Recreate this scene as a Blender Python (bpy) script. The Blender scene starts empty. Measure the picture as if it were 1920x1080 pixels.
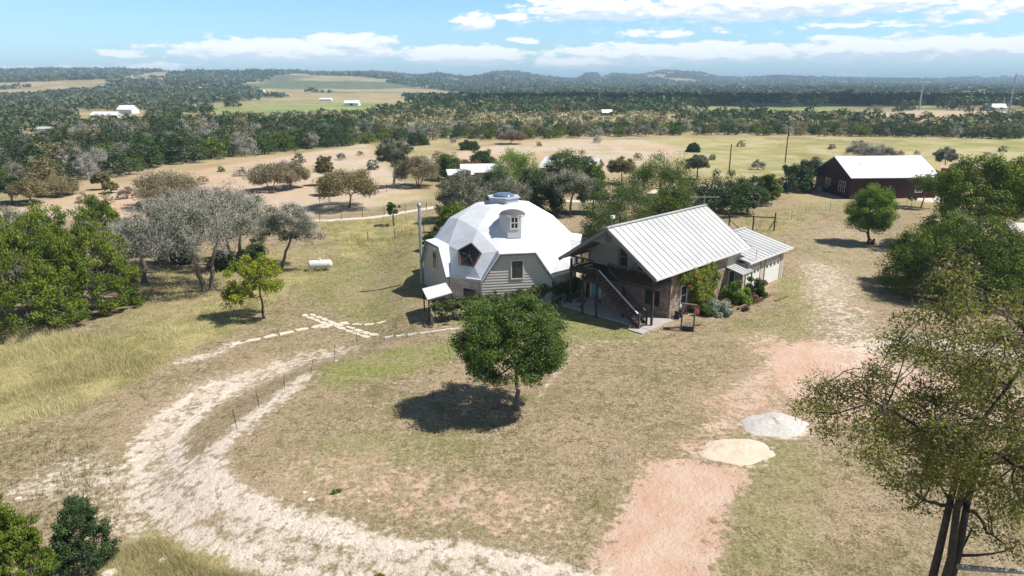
import bpy, bmesh, math, random
import numpy as np
from math import sin, cos, radians, pi, sqrt, atan2
from mathutils import Vector, Matrix

sc = bpy.context.scene
COL = sc.collection
# ------------------------------------------------------------------ camera, world, sun, exposure
F_PX, PITCH, CAM_H = 1302.0, radians(16.47), 17.5
cam = bpy.data.cameras.new('camera'); cam_o = bpy.data.objects.new('camera', cam); COL.objects.link(cam_o)
cam.sensor_width = 36; cam.lens = 36 * F_PX / 1920; cam.clip_start = .1; cam.clip_end = 60000
cam_o.location = (0, 0, CAM_H); cam_o.rotation_euler = (pi / 2 - PITCH, 0, 0)
sc.camera = cam_o
SUN_EL = radians(55)
sun_dir = Vector((cos(SUN_EL) * .992, -cos(SUN_EL) * .13, sin(SUN_EL))).normalized()
sl = bpy.data.lights.new('sun', 'SUN'); sl.energy = 5.0; sl.angle = radians(.5); sl.color = (1, .955, .89)
so = bpy.data.objects.new('sun', sl); COL.objects.link(so)
so.rotation_euler = (-sun_dir).to_track_quat('-Z', 'Y').to_euler(); so.location = (0, 0, 300)
sc.view_settings.view_transform = 'Standard'; sc.view_settings.look = 'None'
sc.view_settings.exposure = .5; sc.view_settings.gamma = 1
sc.cycles.max_bounces = 6; sc.cycles.transparent_max_bounces = 12; sc.cycles.volume_bounces = 0

W = bpy.data.worlds.new('World'); sc.world = W; W.use_nodes = True
nt = W.node_tree; nt.nodes.clear()


class NT:
    def __init__(s, nt): s.t = nt
    def n(s, ty, **k):
        n = s.t.nodes.new(ty)
        for a, v in k.items(): setattr(n, a, v)
        return n
    def l(s, a, b): s.t.links.new(a, b)
    def put(s, sock, v):
        if isinstance(v, bpy.types.NodeSocket): s.l(v, sock)
        elif v is not None: sock.default_value = v
    def m(s, op, a, b=None, c=None, clamp=False):
        n = s.n('ShaderNodeMath', operation=op, use_clamp=clamp)
        s.put(n.inputs[0], a); s.put(n.inputs[1], b); s.put(n.inputs[2], c)
        return n.outputs[0]
    def mix(s, f, a, b, blend='MIX'):
        n = s.n('ShaderNodeMix', data_type='RGBA', blend_type=blend, clamp_factor=True)
        s.put(n.inputs[0], f)
        for i, v in ((6, a), (7, b)):
            if isinstance(v, tuple) and len(v) == 3: v = (*v, 1)
            s.put(n.inputs[i], v)
        return n.outputs[2]
    def noise(s, vec, scale, detail=4, rough=.55, dist=0., out=0):
        n = s.n('ShaderNodeTexNoise'); s.put(n.inputs['Vector'], vec)
        n.inputs['Scale'].default_value = scale; n.inputs['Detail'].default_value = detail
        n.inputs['Roughness'].default_value = rough; n.inputs['Distortion'].default_value = dist
        return n.outputs[out]
    def rng(s, v, a, b, c=0., d=1., smooth=True):
        n = s.n('ShaderNodeMapRange', interpolation_type='SMOOTHSTEP' if smooth else 'LINEAR')
        s.put(n.inputs[0], v)
        for i, q in enumerate((a, b, c, d)): n.inputs[i + 1].default_value = q
        return n.outputs[0]


g = NT(nt)
out = g.n('ShaderNodeOutputWorld'); bg = g.n('ShaderNodeBackground'); g.l(bg.outputs[0], out.inputs[0])
sky = g.n('ShaderNodeTexSky', sky_type='NISHITA', sun_disc=False)
sky.sun_elevation = SUN_EL; sky.sun_rotation = atan2(sun_dir.x, sun_dir.y)
sky.altitude = 300; sky.air_density = 1.0; sky.dust_density = .6; sky.ozone_density = 2.0
tc = g.n('ShaderNodeTexCoord'); sp = g.n('ShaderNodeSeparateXYZ'); g.l(tc.outputs['Generated'], sp.inputs[0])
az = g.m('ARCTAN2', sp.outputs[0], sp.outputs[1])
el = g.m('ARCSINE', sp.outputs[2])


def px_ang(px, py):            # a direction seen in the photograph as (azimuth, elevation)
    u, v = (px - 960) / F_PX, (py - 540) / F_PX
    d = Vector((u, cos(PITCH) - v * sin(PITCH), -sin(PITCH) - v * cos(PITCH))).normalized()
    return atan2(d.x, d.y), math.asin(d.z)


# cumulus banks: (direction, half width, half height, strength)
blobs = [(545, 96, 200, 21, 1.15), (655, 82, 80, 17, 1.1), (875, 104, 120, 18, 1.15), (1090, 116, 90, 15, 1.0), (1290, 101, 260, 20, 1.08),
         (1700, 92, 240, 21, 1.08), (1910, 92, 60, 16, .9), (230, 100, 60, 8, .7), (285, 122, 60, 8, .8), (890, 43, 48, 17, .9), (965, 34, 40, 12, .8),
         (1130, 16, 165, 24, .95), (1450, 10, 330, 28, .95), (980, 76, 46, 7, .7), (1240, 62, 150, 12, .6), (1560, 68, 60, 7, .6),
         (1700, 44, 300, 10, .55), (110, 129, 120, 8, .6), (1600, 140, 40, 5, .6), (1860, 12, 130, 20, .7), (730, 102, 60, 8, .6)]


def cloud_density(dz):
    e = g.m('ADD', el, dz)
    acc = None
    for (px, py, hw, hh, s) in blobs:
        a0, e0 = px_ang(px, py); sx, sy = hw / F_PX, hh / F_PX
        dx = g.m('MULTIPLY', g.m('SUBTRACT', az, a0), 1 / sx)
        dy = g.m('MULTIPLY', g.m('SUBTRACT', e, e0), 1 / sy)
        r2 = g.m('ADD', g.m('MULTIPLY', dx, dx), g.m('MULTIPLY', dy, dy))
        v = g.m('MULTIPLY', g.m('EXPONENT', g.m('MULTIPLY', r2, -.9)), s)
        acc = v if acc is None else g.m('MAXIMUM', acc, v)
    # scattered cumulus over the rest of the sky, outside what the photograph shows
    cb = g.n('ShaderNodeCombineXYZ'); g.l(az, cb.inputs[0]); g.l(g.m('MULTIPLY', e, 3.2), cb.inputs[1])
    nz = g.noise(cb.outputs[0], 34, 7, .6)
    big = g.rng(g.noise(cb.outputs[0], 3, 3), .5, .7, 0, .8)
    big = g.m('MULTIPLY', big, g.rng(g.m('ABSOLUTE', e), .13, .2))
    acc = g.m('MAXIMUM', acc, big)
    return g.m('ADD', acc, g.m('MULTIPLY', g.m('SUBTRACT', nz, .5), 1.5))


d0 = cloud_density(0.0)
d1 = cloud_density(.0085)
cov = g.rng(d0, .34, .62)
# sunlit tops where little cloud lies above, grey undersides where much does
shade = g.rng(g.m('SUBTRACT', d0, d1), -.22, .25)
ccol = g.mix(shade, (10.2, 11.6, 13.0), (16., 16., 16.))
skyc = g.mix(1.0, sky.outputs[0], (.74, 1.0, 1.24), 'MULTIPLY')
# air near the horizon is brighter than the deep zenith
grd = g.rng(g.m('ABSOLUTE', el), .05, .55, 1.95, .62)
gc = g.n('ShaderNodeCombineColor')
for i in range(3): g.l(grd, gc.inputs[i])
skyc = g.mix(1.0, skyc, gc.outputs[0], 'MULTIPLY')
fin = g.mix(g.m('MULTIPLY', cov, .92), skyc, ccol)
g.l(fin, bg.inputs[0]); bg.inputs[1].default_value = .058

# ------------------------------------------------------------------ pixel -> world, terrain


def smooth(a, b, x):
    t = np.clip((np.asarray(x, float) - a) / (b - a), 0, 1); return t * t * (3 - 2 * t)


def ray(px, py):
    u, v = (px - 960) / F_PX, (py - 540) / F_PX
    return np.array([u, cos(PITCH) - v * sin(PITCH), -sin(PITCH) - v * cos(PITCH)])


def G0(px, py, z=0.):
    d = ray(px, py); k = (z - CAM_H) / d[2]
    return np.array([d[0] * k, d[1] * k])


def poly(pts, z=0.): return np.array([G0(*q, z) for q in pts])


def seg_dist(X, Y, a, b):
    d = b - a; t = np.clip(((X - a[0]) * d[0] + (Y - a[1]) * d[1]) / max(d @ d, 1e-9), 0, 1)
    return np.hypot(X - a[0] - t * d[0], Y - a[1] - t * d[1])


def sdf(X, Y, P):              # signed distance, positive inside
    D = np.full(np.shape(X), 1e9); ins = np.zeros(np.shape(X), bool); n = len(P)
    for i in range(n):
        a, b = P[i], P[(i + 1) % n]; D = np.minimum(D, seg_dist(X, Y, a, b))
        c = ((a[1] > Y) != (b[1] > Y)) & (X < (b[0] - a[0]) * (Y - a[1]) / (b[1] - a[1] + 1e-12) + a[0])
        ins ^= c
    return np.where(ins, D, -D)


def pl_dist(X, Y, P):
    D = np.full(np.shape(X), 1e9)
    for i in range(len(P) - 1): D = np.minimum(D, seg_dist(X, Y, P[i], P[i + 1]))
    return D


def vnoise(X, Y, s, seed=0):   # value noise, numpy
    x = np.asarray(X, float) / s + seed * 17.3; y = np.asarray(Y, float) / s + seed * 9.1
    xi, yi = np.floor(x), np.floor(y); fx, fy = x - xi, y - yi
    fx = fx * fx * (3 - 2 * fx); fy = fy * fy * (3 - 2 * fy)
    h = lambda a, b: np.modf(np.abs(np.sin(a * 127.1 + b * 311.7 + seed * 3.7) * 43758.5453))[0]
    return (h(xi, yi) * (1 - fx) + h(xi + 1, yi) * fx) * (1 - fy) + (h(xi, yi + 1) * (1 - fx) + h(xi + 1, yi + 1) * fx) * fy


PLAT = poly([(455, 800), (540, 738), (630, 683), (720, 655), (800, 628), (790, 590), (770, 520), (790, 430), (1000, 380), (1500, 300), (2600, 330),
             (3600, 800), (2600, 1400), (1500, 1400), (1050, 1120), (900, 1050), (760, 1012), (620, 985), (500, 945), (440, 900), (425, 850)])
sky_px = [-1500, 0, 100, 250, 340, 400, 530, 620, 720, 780, 820, 880, 930, 975, 1018, 1060, 1085, 1100, 1120, 1127, 1150, 1200, 1240, 1320, 1346, 1430, 1447, 1515, 1546, 1700, 1920, 3500]
sky_py = [139, 140, 137, 135, 137, 139, 139, 138, 138, 143, 140, 147, 137, 139, 144, 147, 146, 139, 140, 147, 139, 142, 135, 138, 143, 143, 141, 141, 143, 145, 142, 144]
sky_py = [142.5 + (p - 142.5) * (1.4 if x > 700 else 1.0) for x, p in zip(sky_px, sky_py)]
sk_t, sk_r = [], []
for a_, b_ in zip(sky_px, sky_py):
    d_ = ray(a_, b_ + 1.5); sk_t.append(d_[0] / d_[1]); sk_r.append(d_[2] / d_[1])


def terrain(X, Y):
    X = np.asarray(X, float); Y = np.asarray(Y, float)
    near = (Y < 130) & (Y > -60) & (np.abs(X) < 160)
    z = np.zeros(np.shape(X))
    if np.any(near):
        s = sdf(X[near], Y[near], PLAT)
        zz = -(.95 * smooth(.3, -4.6, s)) * (1 - smooth(75, 115, Y[near])) * smooth(-6, 12, Y[near])
        zz = zz + .10 * (vnoise(X[near], Y[near], 7, 1) - .5) + .05 * (vnoise(X[near], Y[near], 1.7, 2) - .5) * smooth(.5, 3, np.abs(s))
        z[near] = zz
    z = z + (vnoise(X, Y, 60, 3) - .5) * 1.4 * smooth(110, 250, Y)
    far = Y > 400
    if np.any(far):
        x, y = X[far], Y[far]; t = x / y
        rr = np.interp(t, sk_t, sk_r)
        y0 = np.interp(t, [-.8, -.45, -.1, .2, .8], [620, 700, 1400, 2300, 2600])
        dr = np.interp(t, [-.8, -.45, -.1, .2, .8], [2600, 2600, 3400, 5200, 6500])
        k = np.clip((y - y0) / (dr - y0), 0, None)
        zr = CAM_H + rr * dr
        prof = np.where(k < 1, smooth(0, 1, np.clip(k, 0, 1)) * .45 + np.clip(k, 0, 1) * .55, 1 - .3 * np.clip(k - 1, 0, 2))
        z[far] += zr * prof + (vnoise(x, y, 330, 5) - .5) * 26 * smooth(0, .5, k) * (k < .9)
    return z


def T(x, y): return float(terrain(np.array([float(x)]), np.array([float(y)]))[0])


def G(px, py):
    z = 0.
    for _ in range(9):
        q = G0(px, py, z); z = .4 * z + .6 * T(q[0], q[1]) if _ else T(q[0], q[1])
    return Vector((q[0], q[1], T(q[0], q[1])))


# ------------------------------------------------------------------ materials
MATS = {}


def new_mat(name):
    m = bpy.data.materials.new(name); m.use_nodes = True; m.node_tree.nodes.clear()
    g = NT(m.node_tree); o = g.n('ShaderNodeOutputMaterial'); b = g.n('ShaderNodeBsdfPrincipled'); g.l(b.outputs[0], o.inputs[0])
    MATS[name] = m
    return m, g, b, o


def mat(name, c1, c2=None, rough=.8, scale=3., bump=0., metal=0., detail=5, spec=.3, stretch=None, streak=0.):
    if name in MATS: return MATS[name]
    m, g, b, o = new_mat(name)
    tc = g.n('ShaderNodeTexCoord'); v = tc.outputs['Object']
    if stretch:
        mp = g.n('ShaderNodeMapping'); mp.inputs['Scale'].default_value = stretch; g.l(v, mp.inputs[0]); v = mp.outputs[0]
    c2 = c2 or tuple(x * .72 for x in c1)
    nz = g.noise(v, scale, detail, .62)
    col = g.mix(g.rng(nz, .32, .68), c1, c2)
    fine = g.noise(v, scale * 7, 3, .6)
    col = g.mix(g.rng(fine, .3, .75, 0, .35), col, tuple(x * .8 for x in c1))
    g.l(col, b.inputs['Base Color'])
    b.inputs['Roughness'].default_value = rough; b.inputs['Metallic'].default_value = metal; b.inputs['Specular IOR Level'].default_value = spec
    if bump:
        bp = g.n('ShaderNodeBump'); bp.inputs['Strength'].default_value = .8; bp.inputs['Distance'].default_value = bump
        g.l(g.noise(v, scale * 4, 5, .6), bp.inputs['Height']); g.l(bp.outputs[0], b.inputs['Normal'])
    return m


def leaf_mat(name, cols, trans=.25, rough=.55, spec=.25):
    if name in MATS: return MATS[name]
    m, g, b, o = new_mat(name)
    at = g.n('ShaderNodeAttribute', attribute_name='tint')
    oi = g.n('ShaderNodeObjectInfo')
    r = g.n('ShaderNodeValToRGB'); e = r.color_ramp.elements
    e[0].position = 0; e[0].color = (*cols[0], 1); e[1].position = 1; e[1].color = (*cols[-1], 1)
    for i, c in enumerate(cols[1:-1]):
        q = e.new((i + 1) / (len(cols) - 1)); q.color = (*c, 1)
    g.l(g.m('ADD', at.outputs['Fac'], g.m('MULTIPLY', g.m('SUBTRACT', oi.outputs['Random'], .5), .22), clamp=True), r.inputs[0])
    g.l(r.outputs[0], b.inputs['Base Color']); b.inputs['Roughness'].default_value = rough; b.inputs['Specular IOR Level'].default_value = spec
    tr = g.n('ShaderNodeBsdfTranslucent'); g.l(g.mix(1., r.outputs[0], (1.0, 1.05, .55), 'MULTIPLY'), tr.inputs[0])
    mx = g.n('ShaderNodeMixShader'); mx.inputs[0].default_value = trans
    g.l(b.outputs[0], mx.inputs[1]); g.l(tr.outputs[0], mx.inputs[2]); g.l(mx.outputs[0], o.inputs[0])
    return m


# ------------------------------------------------------------------ object helpers
def tag(o, label=None, cat=None, group=None, kind=None):
    if label: o['label'] = label
    if cat: o['category'] = cat
    if group: o['group'] = group
    if kind: o['kind'] = kind
    return o


def empty(name, loc=(0, 0, 0), rz=0., label=None, cat=None, group=None):
    o = bpy.data.objects.new(name, None); COL.objects.link(o); o.empty_display_size = .3
    o.location = loc; o.rotation_euler = (0, 0, rz); tag(o, label, cat, group)
    return o


def link(name, me, m, parent=None, loc=None):
    o = bpy.data.objects.new(name, me); COL.objects.link(o)
    if m is not None and not me.materials: me.materials.append(m)
    if parent is not None: o.parent = parent
    if loc is not None: o.location = loc
    return o


def np_mesh(name, V, F, tint=None, smooth_=False):
    V = np.ascontiguousarray(V, np.float32); F = np.ascontiguousarray(F, np.int32); n, k = F.shape
    me = bpy.data.meshes.new(name); me.vertices.add(len(V)); me.vertices.foreach_set('co', V.ravel())
    me.loops.add(n * k); me.loops.foreach_set('vertex_index', F.ravel())
    me.polygons.add(n); me.polygons.foreach_set('loop_start', np.arange(n, dtype=np.int32) * k)
    if smooth_: me.polygons.foreach_set('use_smooth', np.ones(n, bool))
    if tint is not None:
        a = me.attributes.new('tint', 'FLOAT', 'FACE'); a.data.foreach_set('value', np.ascontiguousarray(tint, np.float32))
    me.update(calc_edges=True)
    return me


class MB:
    """collects boxes, prisms, tubes into one mesh"""
    def __init__(s): s.v = []; s.f = []; s.sm = []
    def add(s, vs, fs, sm=False):
        b = len(s.v); s.v += [tuple(map(float, p)) for p in vs]; s.f += [tuple(b + i for i in f) for f in fs]; s.sm += [sm] * len(fs); return s
    def box(s, x0, x1, y0, y1, z0, z1):
        return s.add([(x0, y0, z0), (x1, y0, z0), (x1, y1, z0), (x0, y1, z0), (x0, y0, z1), (x1, y0, z1), (x1, y1, z1), (x0, y1, z1)],
                     [(0, 3, 2, 1), (4, 5, 6, 7), (0, 1, 5, 4), (1, 2, 6, 5), (2, 3, 7, 6), (3, 0, 4, 7)])
    def beam(s, a, b, w, h, up=(0, 0, 1)):      # box along a-b, width w across, height h along up
        a, b = Vector(a), Vector(b); d = (b - a).normalized(); u = Vector(up)
        if abs(d.dot(u)) > .95: u = Vector((0, 1, 0))
        r = d.cross(u).normalized(); u = r.cross(d).normalized()
        vs = [p + r * sx * w / 2 + u * sz * h / 2 for p in (a, b) for sx, sz in ((-1, -1), (1, -1), (1, 1), (-1, 1))]
        return s.add(vs, [(0, 1, 2, 3), (7, 6, 5, 4), (0, 4, 5, 1), (1, 5, 6, 2), (2, 6, 7, 3), (3, 7, 4, 0)])
    def tube(s, pts, rs, n=8, caps=True):
        pts = [Vector(p) for p in pts]; rs = rs if hasattr(rs, '__len__') else [rs] * len(pts); vs = []
        for i, p in enumerate(pts):
            d = (pts[min(i + 1, len(pts) - 1)] - pts[max(i - 1, 0)]).normalized()
            u = Vector((0, 0, 1)) if abs(d.z) < .9 else Vector((1, 0, 0)); r = d.cross(u).normalized(); u = r.cross(d)
            vs += [p + (r * cos(2 * pi * k / n) + u * sin(2 * pi * k / n)) * rs[i] for k in range(n)]
        fs = [(i * n + k, i * n + (k + 1) % n, (i + 1) * n + (k + 1) % n, (i + 1) * n + k) for i in range(len(pts) - 1) for k in range(n)]
        s.add(vs, fs, True)
        if caps: s.add(vs[:n], [tuple(range(n))[::-1]]); s.add(vs[-n:], [tuple(range(n))])
        return s
    def lathe(s, prof, c=(0, 0, 0), n=16, a0=0., sm=True):
        vs = [(c[0] + r * cos(a0 + 2 * pi * k / n), c[1] + r * sin(a0 + 2 * pi * k / n), c[2] + z) for r, z in prof for k in range(n)]
        fs = [(i * n + k, i * n + (k + 1) % n, (i + 1) * n + (k + 1) % n, (i + 1) * n + k) for i in range(len(prof) - 1) for k in range(n)]
        s.add(vs, fs, sm)
        s.add(vs[-n:], [tuple(range(n))]); s.add(vs[:n], [tuple(range(n))[::-1]])
        return s
    def prism(s, poly2, to3, th):               # extruded polygon: to3(u,v,w)
        n = len(poly2); vs = [to3(u, v, 0) for u, v in poly2] + [to3(u, v, th) for u, v in poly2]
        return s.add(vs, [tuple(range(n))[::-1], tuple(range(n, 2 * n))] + [(i, (i + 1) % n, n + (i + 1) % n, n + i) for i in range(n)])
    def build(s, name, m, parent=None, loc=None, bevel=0., recalc=True):
        me = bpy.data.meshes.new(name); me.from_pydata(s.v, [], s.f)
        me.polygons.foreach_set('use_smooth', s.sm)
        if recalc:
            bm = bmesh.new(); bm.from_mesh(me); bmesh.ops.recalc_face_normals(bm, faces=bm.faces)
            if bevel: bmesh.ops.bevel(bm, geom=bm.edges[:], offset=bevel, segments=1, affect='EDGES', clamp_overlap=True)
            bm.to_mesh(me); bm.free()
        me.update()
        return link(name, me, m, parent, loc)


def copy_thing(o, label=None, group=None, cat=None):
    c = o.copy(); COL.objects.link(c)
    for ch in o.children:
        d = ch.copy(); COL.objects.link(d); d.parent = c
        for gc in ch.children:
            e = gc.copy(); COL.objects.link(e); e.parent = d
    tag(c, label, cat, group)
    return c


# ------------------------------------------------------------------ ground sheet
def axis(lo, hi, step, far, grow=1.045):
    a = list(np.arange(lo, hi + 1e-6, step)); s = step; x = hi
    while x < far: s *= grow; x += s; a.append(x)
    return a


ys = axis(10, 120, .5, 14000, 1.03); y = 10; s_ = .5; lo_ = []
while y > -300: s_ *= 1.2; y -= s_; lo_.append(y)
ys = np.array(lo_[::-1] + ys)
xr = axis(0, 62, .55, 12000, 1.05); xs = np.array([-q for q in xr[:0:-1]] + xr)
XX, YY = np.meshgrid(xs, ys); ZZ = terrain(XX.ravel(), YY.ravel()).reshape(XX.shape)
nx, ny = len(xs), len(ys)
idx = np.arange(nx * ny).reshape(ny, nx)
Fq = np.stack([idx[:-1, :-1], idx[:-1, 1:], idx[1:, 1:], idx[1:, :-1]], -1).reshape(-1, 4)
gm = np_mesh('ground', np.stack([XX.ravel(), YY.ravel(), ZZ.ravel()], 1), Fq, smooth_=True)
gx, gy = XX.ravel(), YY.ravel()

LIME = [([(1436, 802), (1470, 802)], .9, 1.7, .62), ([(1366, 850), (1402, 850)], 1.1, 1.5, .5), ([(1100, 1121), (980, 1085), (850, 1062), (700, 1045), (560, 1018), (450, 985), (360, 935), (295, 870), (285, 800), (340, 745), (400, 705)], .8, 2.9, .59),
        ([(400, 705), (450, 690), (560, 655), (640, 640)], .8, 3.4, .5),
        ([(575, 700), (535, 735), (480, 775), (430, 815), (395, 850), (410, 895), (450, 930), (520, 962), (640, 992)], .35, 1.1, .62),
        ([(60, 880), (130, 850), (230, 900), (250, 950)], 1.0, 2.4, .46), ([(330, 655), (400, 640), (440, 620)], .2, 1.2, .5),
        ([(1540, 500), (1560, 560), (1590, 600), (1590, 640), (1640, 690)], 1.0, 4.6, .44), ([(1620, 650), (1700, 640), (1900, 660)], .8, 2., .6),
        ([(480, 408), (620, 406), (700, 402), (800, 388), (900, 372)], .5, .8, .8),
        ([(1270, 348), (1345, 352), (1450, 347), (1500, 340)], 2.5, 2, .9), ([(1740, 372), (1800, 380), (1950, 385)], 3, 3, .85),
        ([(870, 372), (1130, 378), (1200, 365), (1270, 350)], .8, 1.2, .75), ([(1230, 640), (1110, 640), (1050, 690), (1010, 745)], .05, .5, .45)]
RED = [([(1215, 868), (1300, 862), (1390, 880), (1402, 900), (1350, 960), (1325, 1110), (1080, 1130), (1130, 1010), (1175, 940)], 1.0),
       ([(1440, 650), (1530, 640), (1600, 650), (1700, 690), (1900, 730), (1950, 800), (1700, 800), (1540, 790), (1475, 740), (1440, 690)], 1.0)]
REDW = [([(1380, 760), (1480, 700), (1440, 640)], 1.2, 3.0, .5), ([(600, 890), (800, 930), (1000, 960)], 2.0, 2.2, .40), ([(1300, 850), (1350, 800), (1480, 740)], .6, 2., .45)]
GREEN = [([(560, 700), (660, 668), (760, 650), (860, 640), (880, 660), (760, 700), (620, 730)], .9), ([(800, 600), (1000, 640), (1240, 640), (1220, 612), (1050, 580), (900, 560)], .7),
         ([(1462, 525), (1500, 515), (1510, 560), (1470, 580)], .9), ([(1470, 690), (1400, 650), (1350, 600), (1550, 560)], .45), ([(560, 480), (800, 440), (800, 560), (720, 600), (540, 540)], .55),
         ([(1500, 380), (1750, 360), (1760, 385), (1500, 395)], .9), ([(600, 820), (900, 800), (900, 860), (560, 900)], .35), ([(1330, 800), (1560, 850), (1500, 1080), (1340, 1080), (1390, 900)], .4)]
TALL = [([(-300, 640), (190, 615), (235, 540), (300, 490), (620, 440), (800, 396), (810, 440), (560, 505), (430, 565), (330, 610)], .5), ([(-400, 560), (200, 610), (330, 575), (420, 540), (560, 490), (700, 455), (800, 430), (810, 400), (600, 410), (640, 470), (520, 540), (440, 600), (330, 640), (250, 690), (130, 740), (-100, 790), (-500, 900)], 1.),
        ([(260, 960), (400, 1000), (480, 1060), (600, 1110), (150, 1130), (200, 1010)], 1.), ([(1380, 420), (1440, 400), (1540, 385), (1480, 440), (1400, 440)], .7)]
TAN = [([(-300, 420), (0, 392), (120, 368), (260, 345), (330, 330), (430, 310), (560, 290), (690, 268), (710, 300), (775, 352), (800, 372), (620, 398), (480, 400), (300, 412), (100, 402)], 1.),
       ([(790, 300), (900, 276), (1060, 262), (1200, 263), (1290, 280), (1250, 300), (1150, 325), (900, 310)], 1.), ([(30, 252), (118, 250), (118, 270), (40, 277)], 1.), ([(-50, 182), (60, 180), (80, 184), (-50, 186)], 1),
       ([(410, 174), (500, 168), (560, 165), (870, 172), (860, 177), (600, 176)], 1.), ([(1580, 216), (1700, 206), (1890, 208), (1890, 219), (1700, 224)], .8), ([(1500, 440), (1570, 420), (1720, 470), (1600, 560), (1520, 560)], .35), ([(1290, 176), (1400, 172), (1400, 176)], 1)]
YEL = [([(1170, 264), (1300, 258), (2000, 262), (2000, 300), (1800, 345), (1500, 345), (1330, 330), (1260, 300)], 1.), ([(680, 246), (900, 213), (1550, 213), (1560, 245), (1100, 250)], .85),
       ([(330, 198), (560, 184), (770, 188), (780, 206), (560, 216), (390, 222)], .7), ([(560, 300), (720, 270), (820, 262), (840, 280), (700, 340)], .6), ([(150, 218), (260, 214), (262, 224), (150, 226)], .8)]
FLD = [([(395, 206), (560, 196), (775, 192), (775, 204), (560, 214), (420, 218)], 1.), ([(1290, 200), (1560, 192), (1620, 200), (1480, 210), (1300, 212)], .9), ([(1640, 196), (1760, 196), (1760, 201)], .9)]


def masks(X, Y):
    M = {k: np.zeros(np.shape(X)) for k in ('lime', 'red', 'green', 'tall', 'tan', 'yel', 'fld')}
    dist = np.maximum(Y, 20)
    sel = (Y > 5) & (Y < 900)
    x, y = X[sel], Y[sel]
    def bump(k, v):
        a = M[k][sel]; M[k][sel] = np.maximum(a, v)
    for pts, w, soft, s in LIME:
        d_ = pl_dist(x, y, poly(pts)); v_ = s * smooth(w + soft, w * .4, d_)
        if pts[0][0] in (1100, 1101): v_ = np.maximum(v_ * .86, .74 * np.exp(-((d_ - .95) / .5) ** 2))
        bump('lime', v_)
    for pts, w, soft, s in REDW: bump('red', s * smooth(w + soft, w * .4, pl_dist(x, y, poly(pts))))
    for key, L in (('red', RED), ('green', GREEN), ('tall', TALL), ('tan', TAN), ('yel', YEL), ('fld', FLD)):
        for pts, s in L:
            P = poly(pts); wd = np.clip(np.median(P[:, 1]) * .02, 1.9 if key == 'red' else .7, 8)
            bump(key, s * smooth(-wd, wd, sdf(x, y, P)))
    return M


Mk = masks(gx, gy)
WOODP = poly([(-250, 372), (0, 350), (60, 352), (130, 342), (200, 335), (265, 318), (330, 308), (400, 303), (480, 292), (560, 282), (650, 272), (690, 262), (690, 246), (560, 243), (440, 240), (330, 240), (255, 262), (125, 280), (110, 300), (20, 305), (-250, 305)])
Mk['tan'] *= 1 - smooth(-2, 3, sdf(gx, gy, WOODP))
def woodness(X, Y): return vnoise(X, Y, 95, 11) * .45 + vnoise(X, Y, 300, 12) * .6 + vnoise(X, Y, 30, 13) * .12
far_w = np.maximum(smooth(420, 560, gy) * smooth(.48, .56, woodness(gx, gy)), smooth(-2, 4, sdf(gx, gy, WOODP)) * .8) * (1 - Mk['tan']) * (1 - Mk['yel']) * (1 - Mk['fld'])
mid_w = smooth(80, 130, gy)
for nm, chans in (('maskA', (Mk['lime'], Mk['red'], Mk['green'])), ('maskB', (Mk['tall'], Mk['tan'], far_w)), ('maskC', (Mk['yel'], Mk['fld'], mid_w))):
    a = gm.attributes.new(nm, 'FLOAT_COLOR', 'POINT')
    a.data.foreach_set('color', np.stack([*chans, np.ones_like(gx)], 1).astype(np.float32).ravel())

m, g, b, o = new_mat('ground_cover')
tc = g.n('ShaderNodeTexCoord'); P = tc.outputs['Object']
ch = {}
for nm, ks in (('maskA', ('lime', 'red', 'green')), ('maskB', ('tall', 'tan', 'far')), ('maskC', ('yel', 'fld', 'mid'))):
    at = g.n('ShaderNodeAttribute', attribute_name=nm); s3 = g.n('ShaderNodeSeparateColor'); g.l(at.outputs['Color'], s3.inputs[0])
    for i, k in enumerate(ks): ch[k] = s3.outputs[i]
n_f = g.noise(P, 9, 6, .7); n_t = g.noise(P, 3.2, 5, .65); n_m = g.noise(P, .55, 5, .6); n_b = g.noise(P, .09, 4, .6); n_p = g.noise(P, 1.3, 6, .62, .4)
n_x = g.noise(P, .022, 5, .6); n_y = g.noise(P, .006, 6, .65)
# dry mown lawn: straw, olive and bare earth
lawn = g.mix(g.rng(n_t, .35, .65), (.235, .18, .105), (.41, .325, .215))
lawn = g.mix(g.rng(n_m, .46, .70, 0, .8), lawn, (.225, .19, .09))
lawn = g.mix(g.rng(g.noise(P, .22, 5, .65, .6), .54, .64, 0, .55), lawn, (.17, .155, .06)); lawn = g.mix(g.rng(n_b, .45, .62, 0, .75), lawn, (.40, .295, .20))
lawn = g.mix(g.rng(n_f, .52, .62, 0, .8), lawn, (.10, .085, .035))
lawn = g.mix(g.rng(n_f, .44, .32, 0, .75), lawn, (.52, .42, .30)); lawn = g.mix(g.m('MULTIPLY', g.rng(n_p, .50, .62), g.rng(n_f, .40, .56, 0, .8)), lawn, (.105, .095, .035))
grn = g.mix(g.rng(n_t, .3, .7), (.14, .17, .045), (.29, .29, .10))
grn = g.mix(g.rng(n_f, .52, .64, 0, .6), grn, (.08, .10, .025))
lawn = g.mix(g.m('MULTIPLY', ch['green'], g.rng(n_m, .2, .6)), lawn, grn)
# tall straw grass ground
tl = g.mix(g.rng(n_m, .35, .65), (.44, .37, .17), (.25, .235, .09)); tl = g.mix(g.rng(n_f, .4, .65, 0, .6), tl, (.13, .11, .05))
col = g.mix(ch['tall'], lawn, tl)
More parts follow.
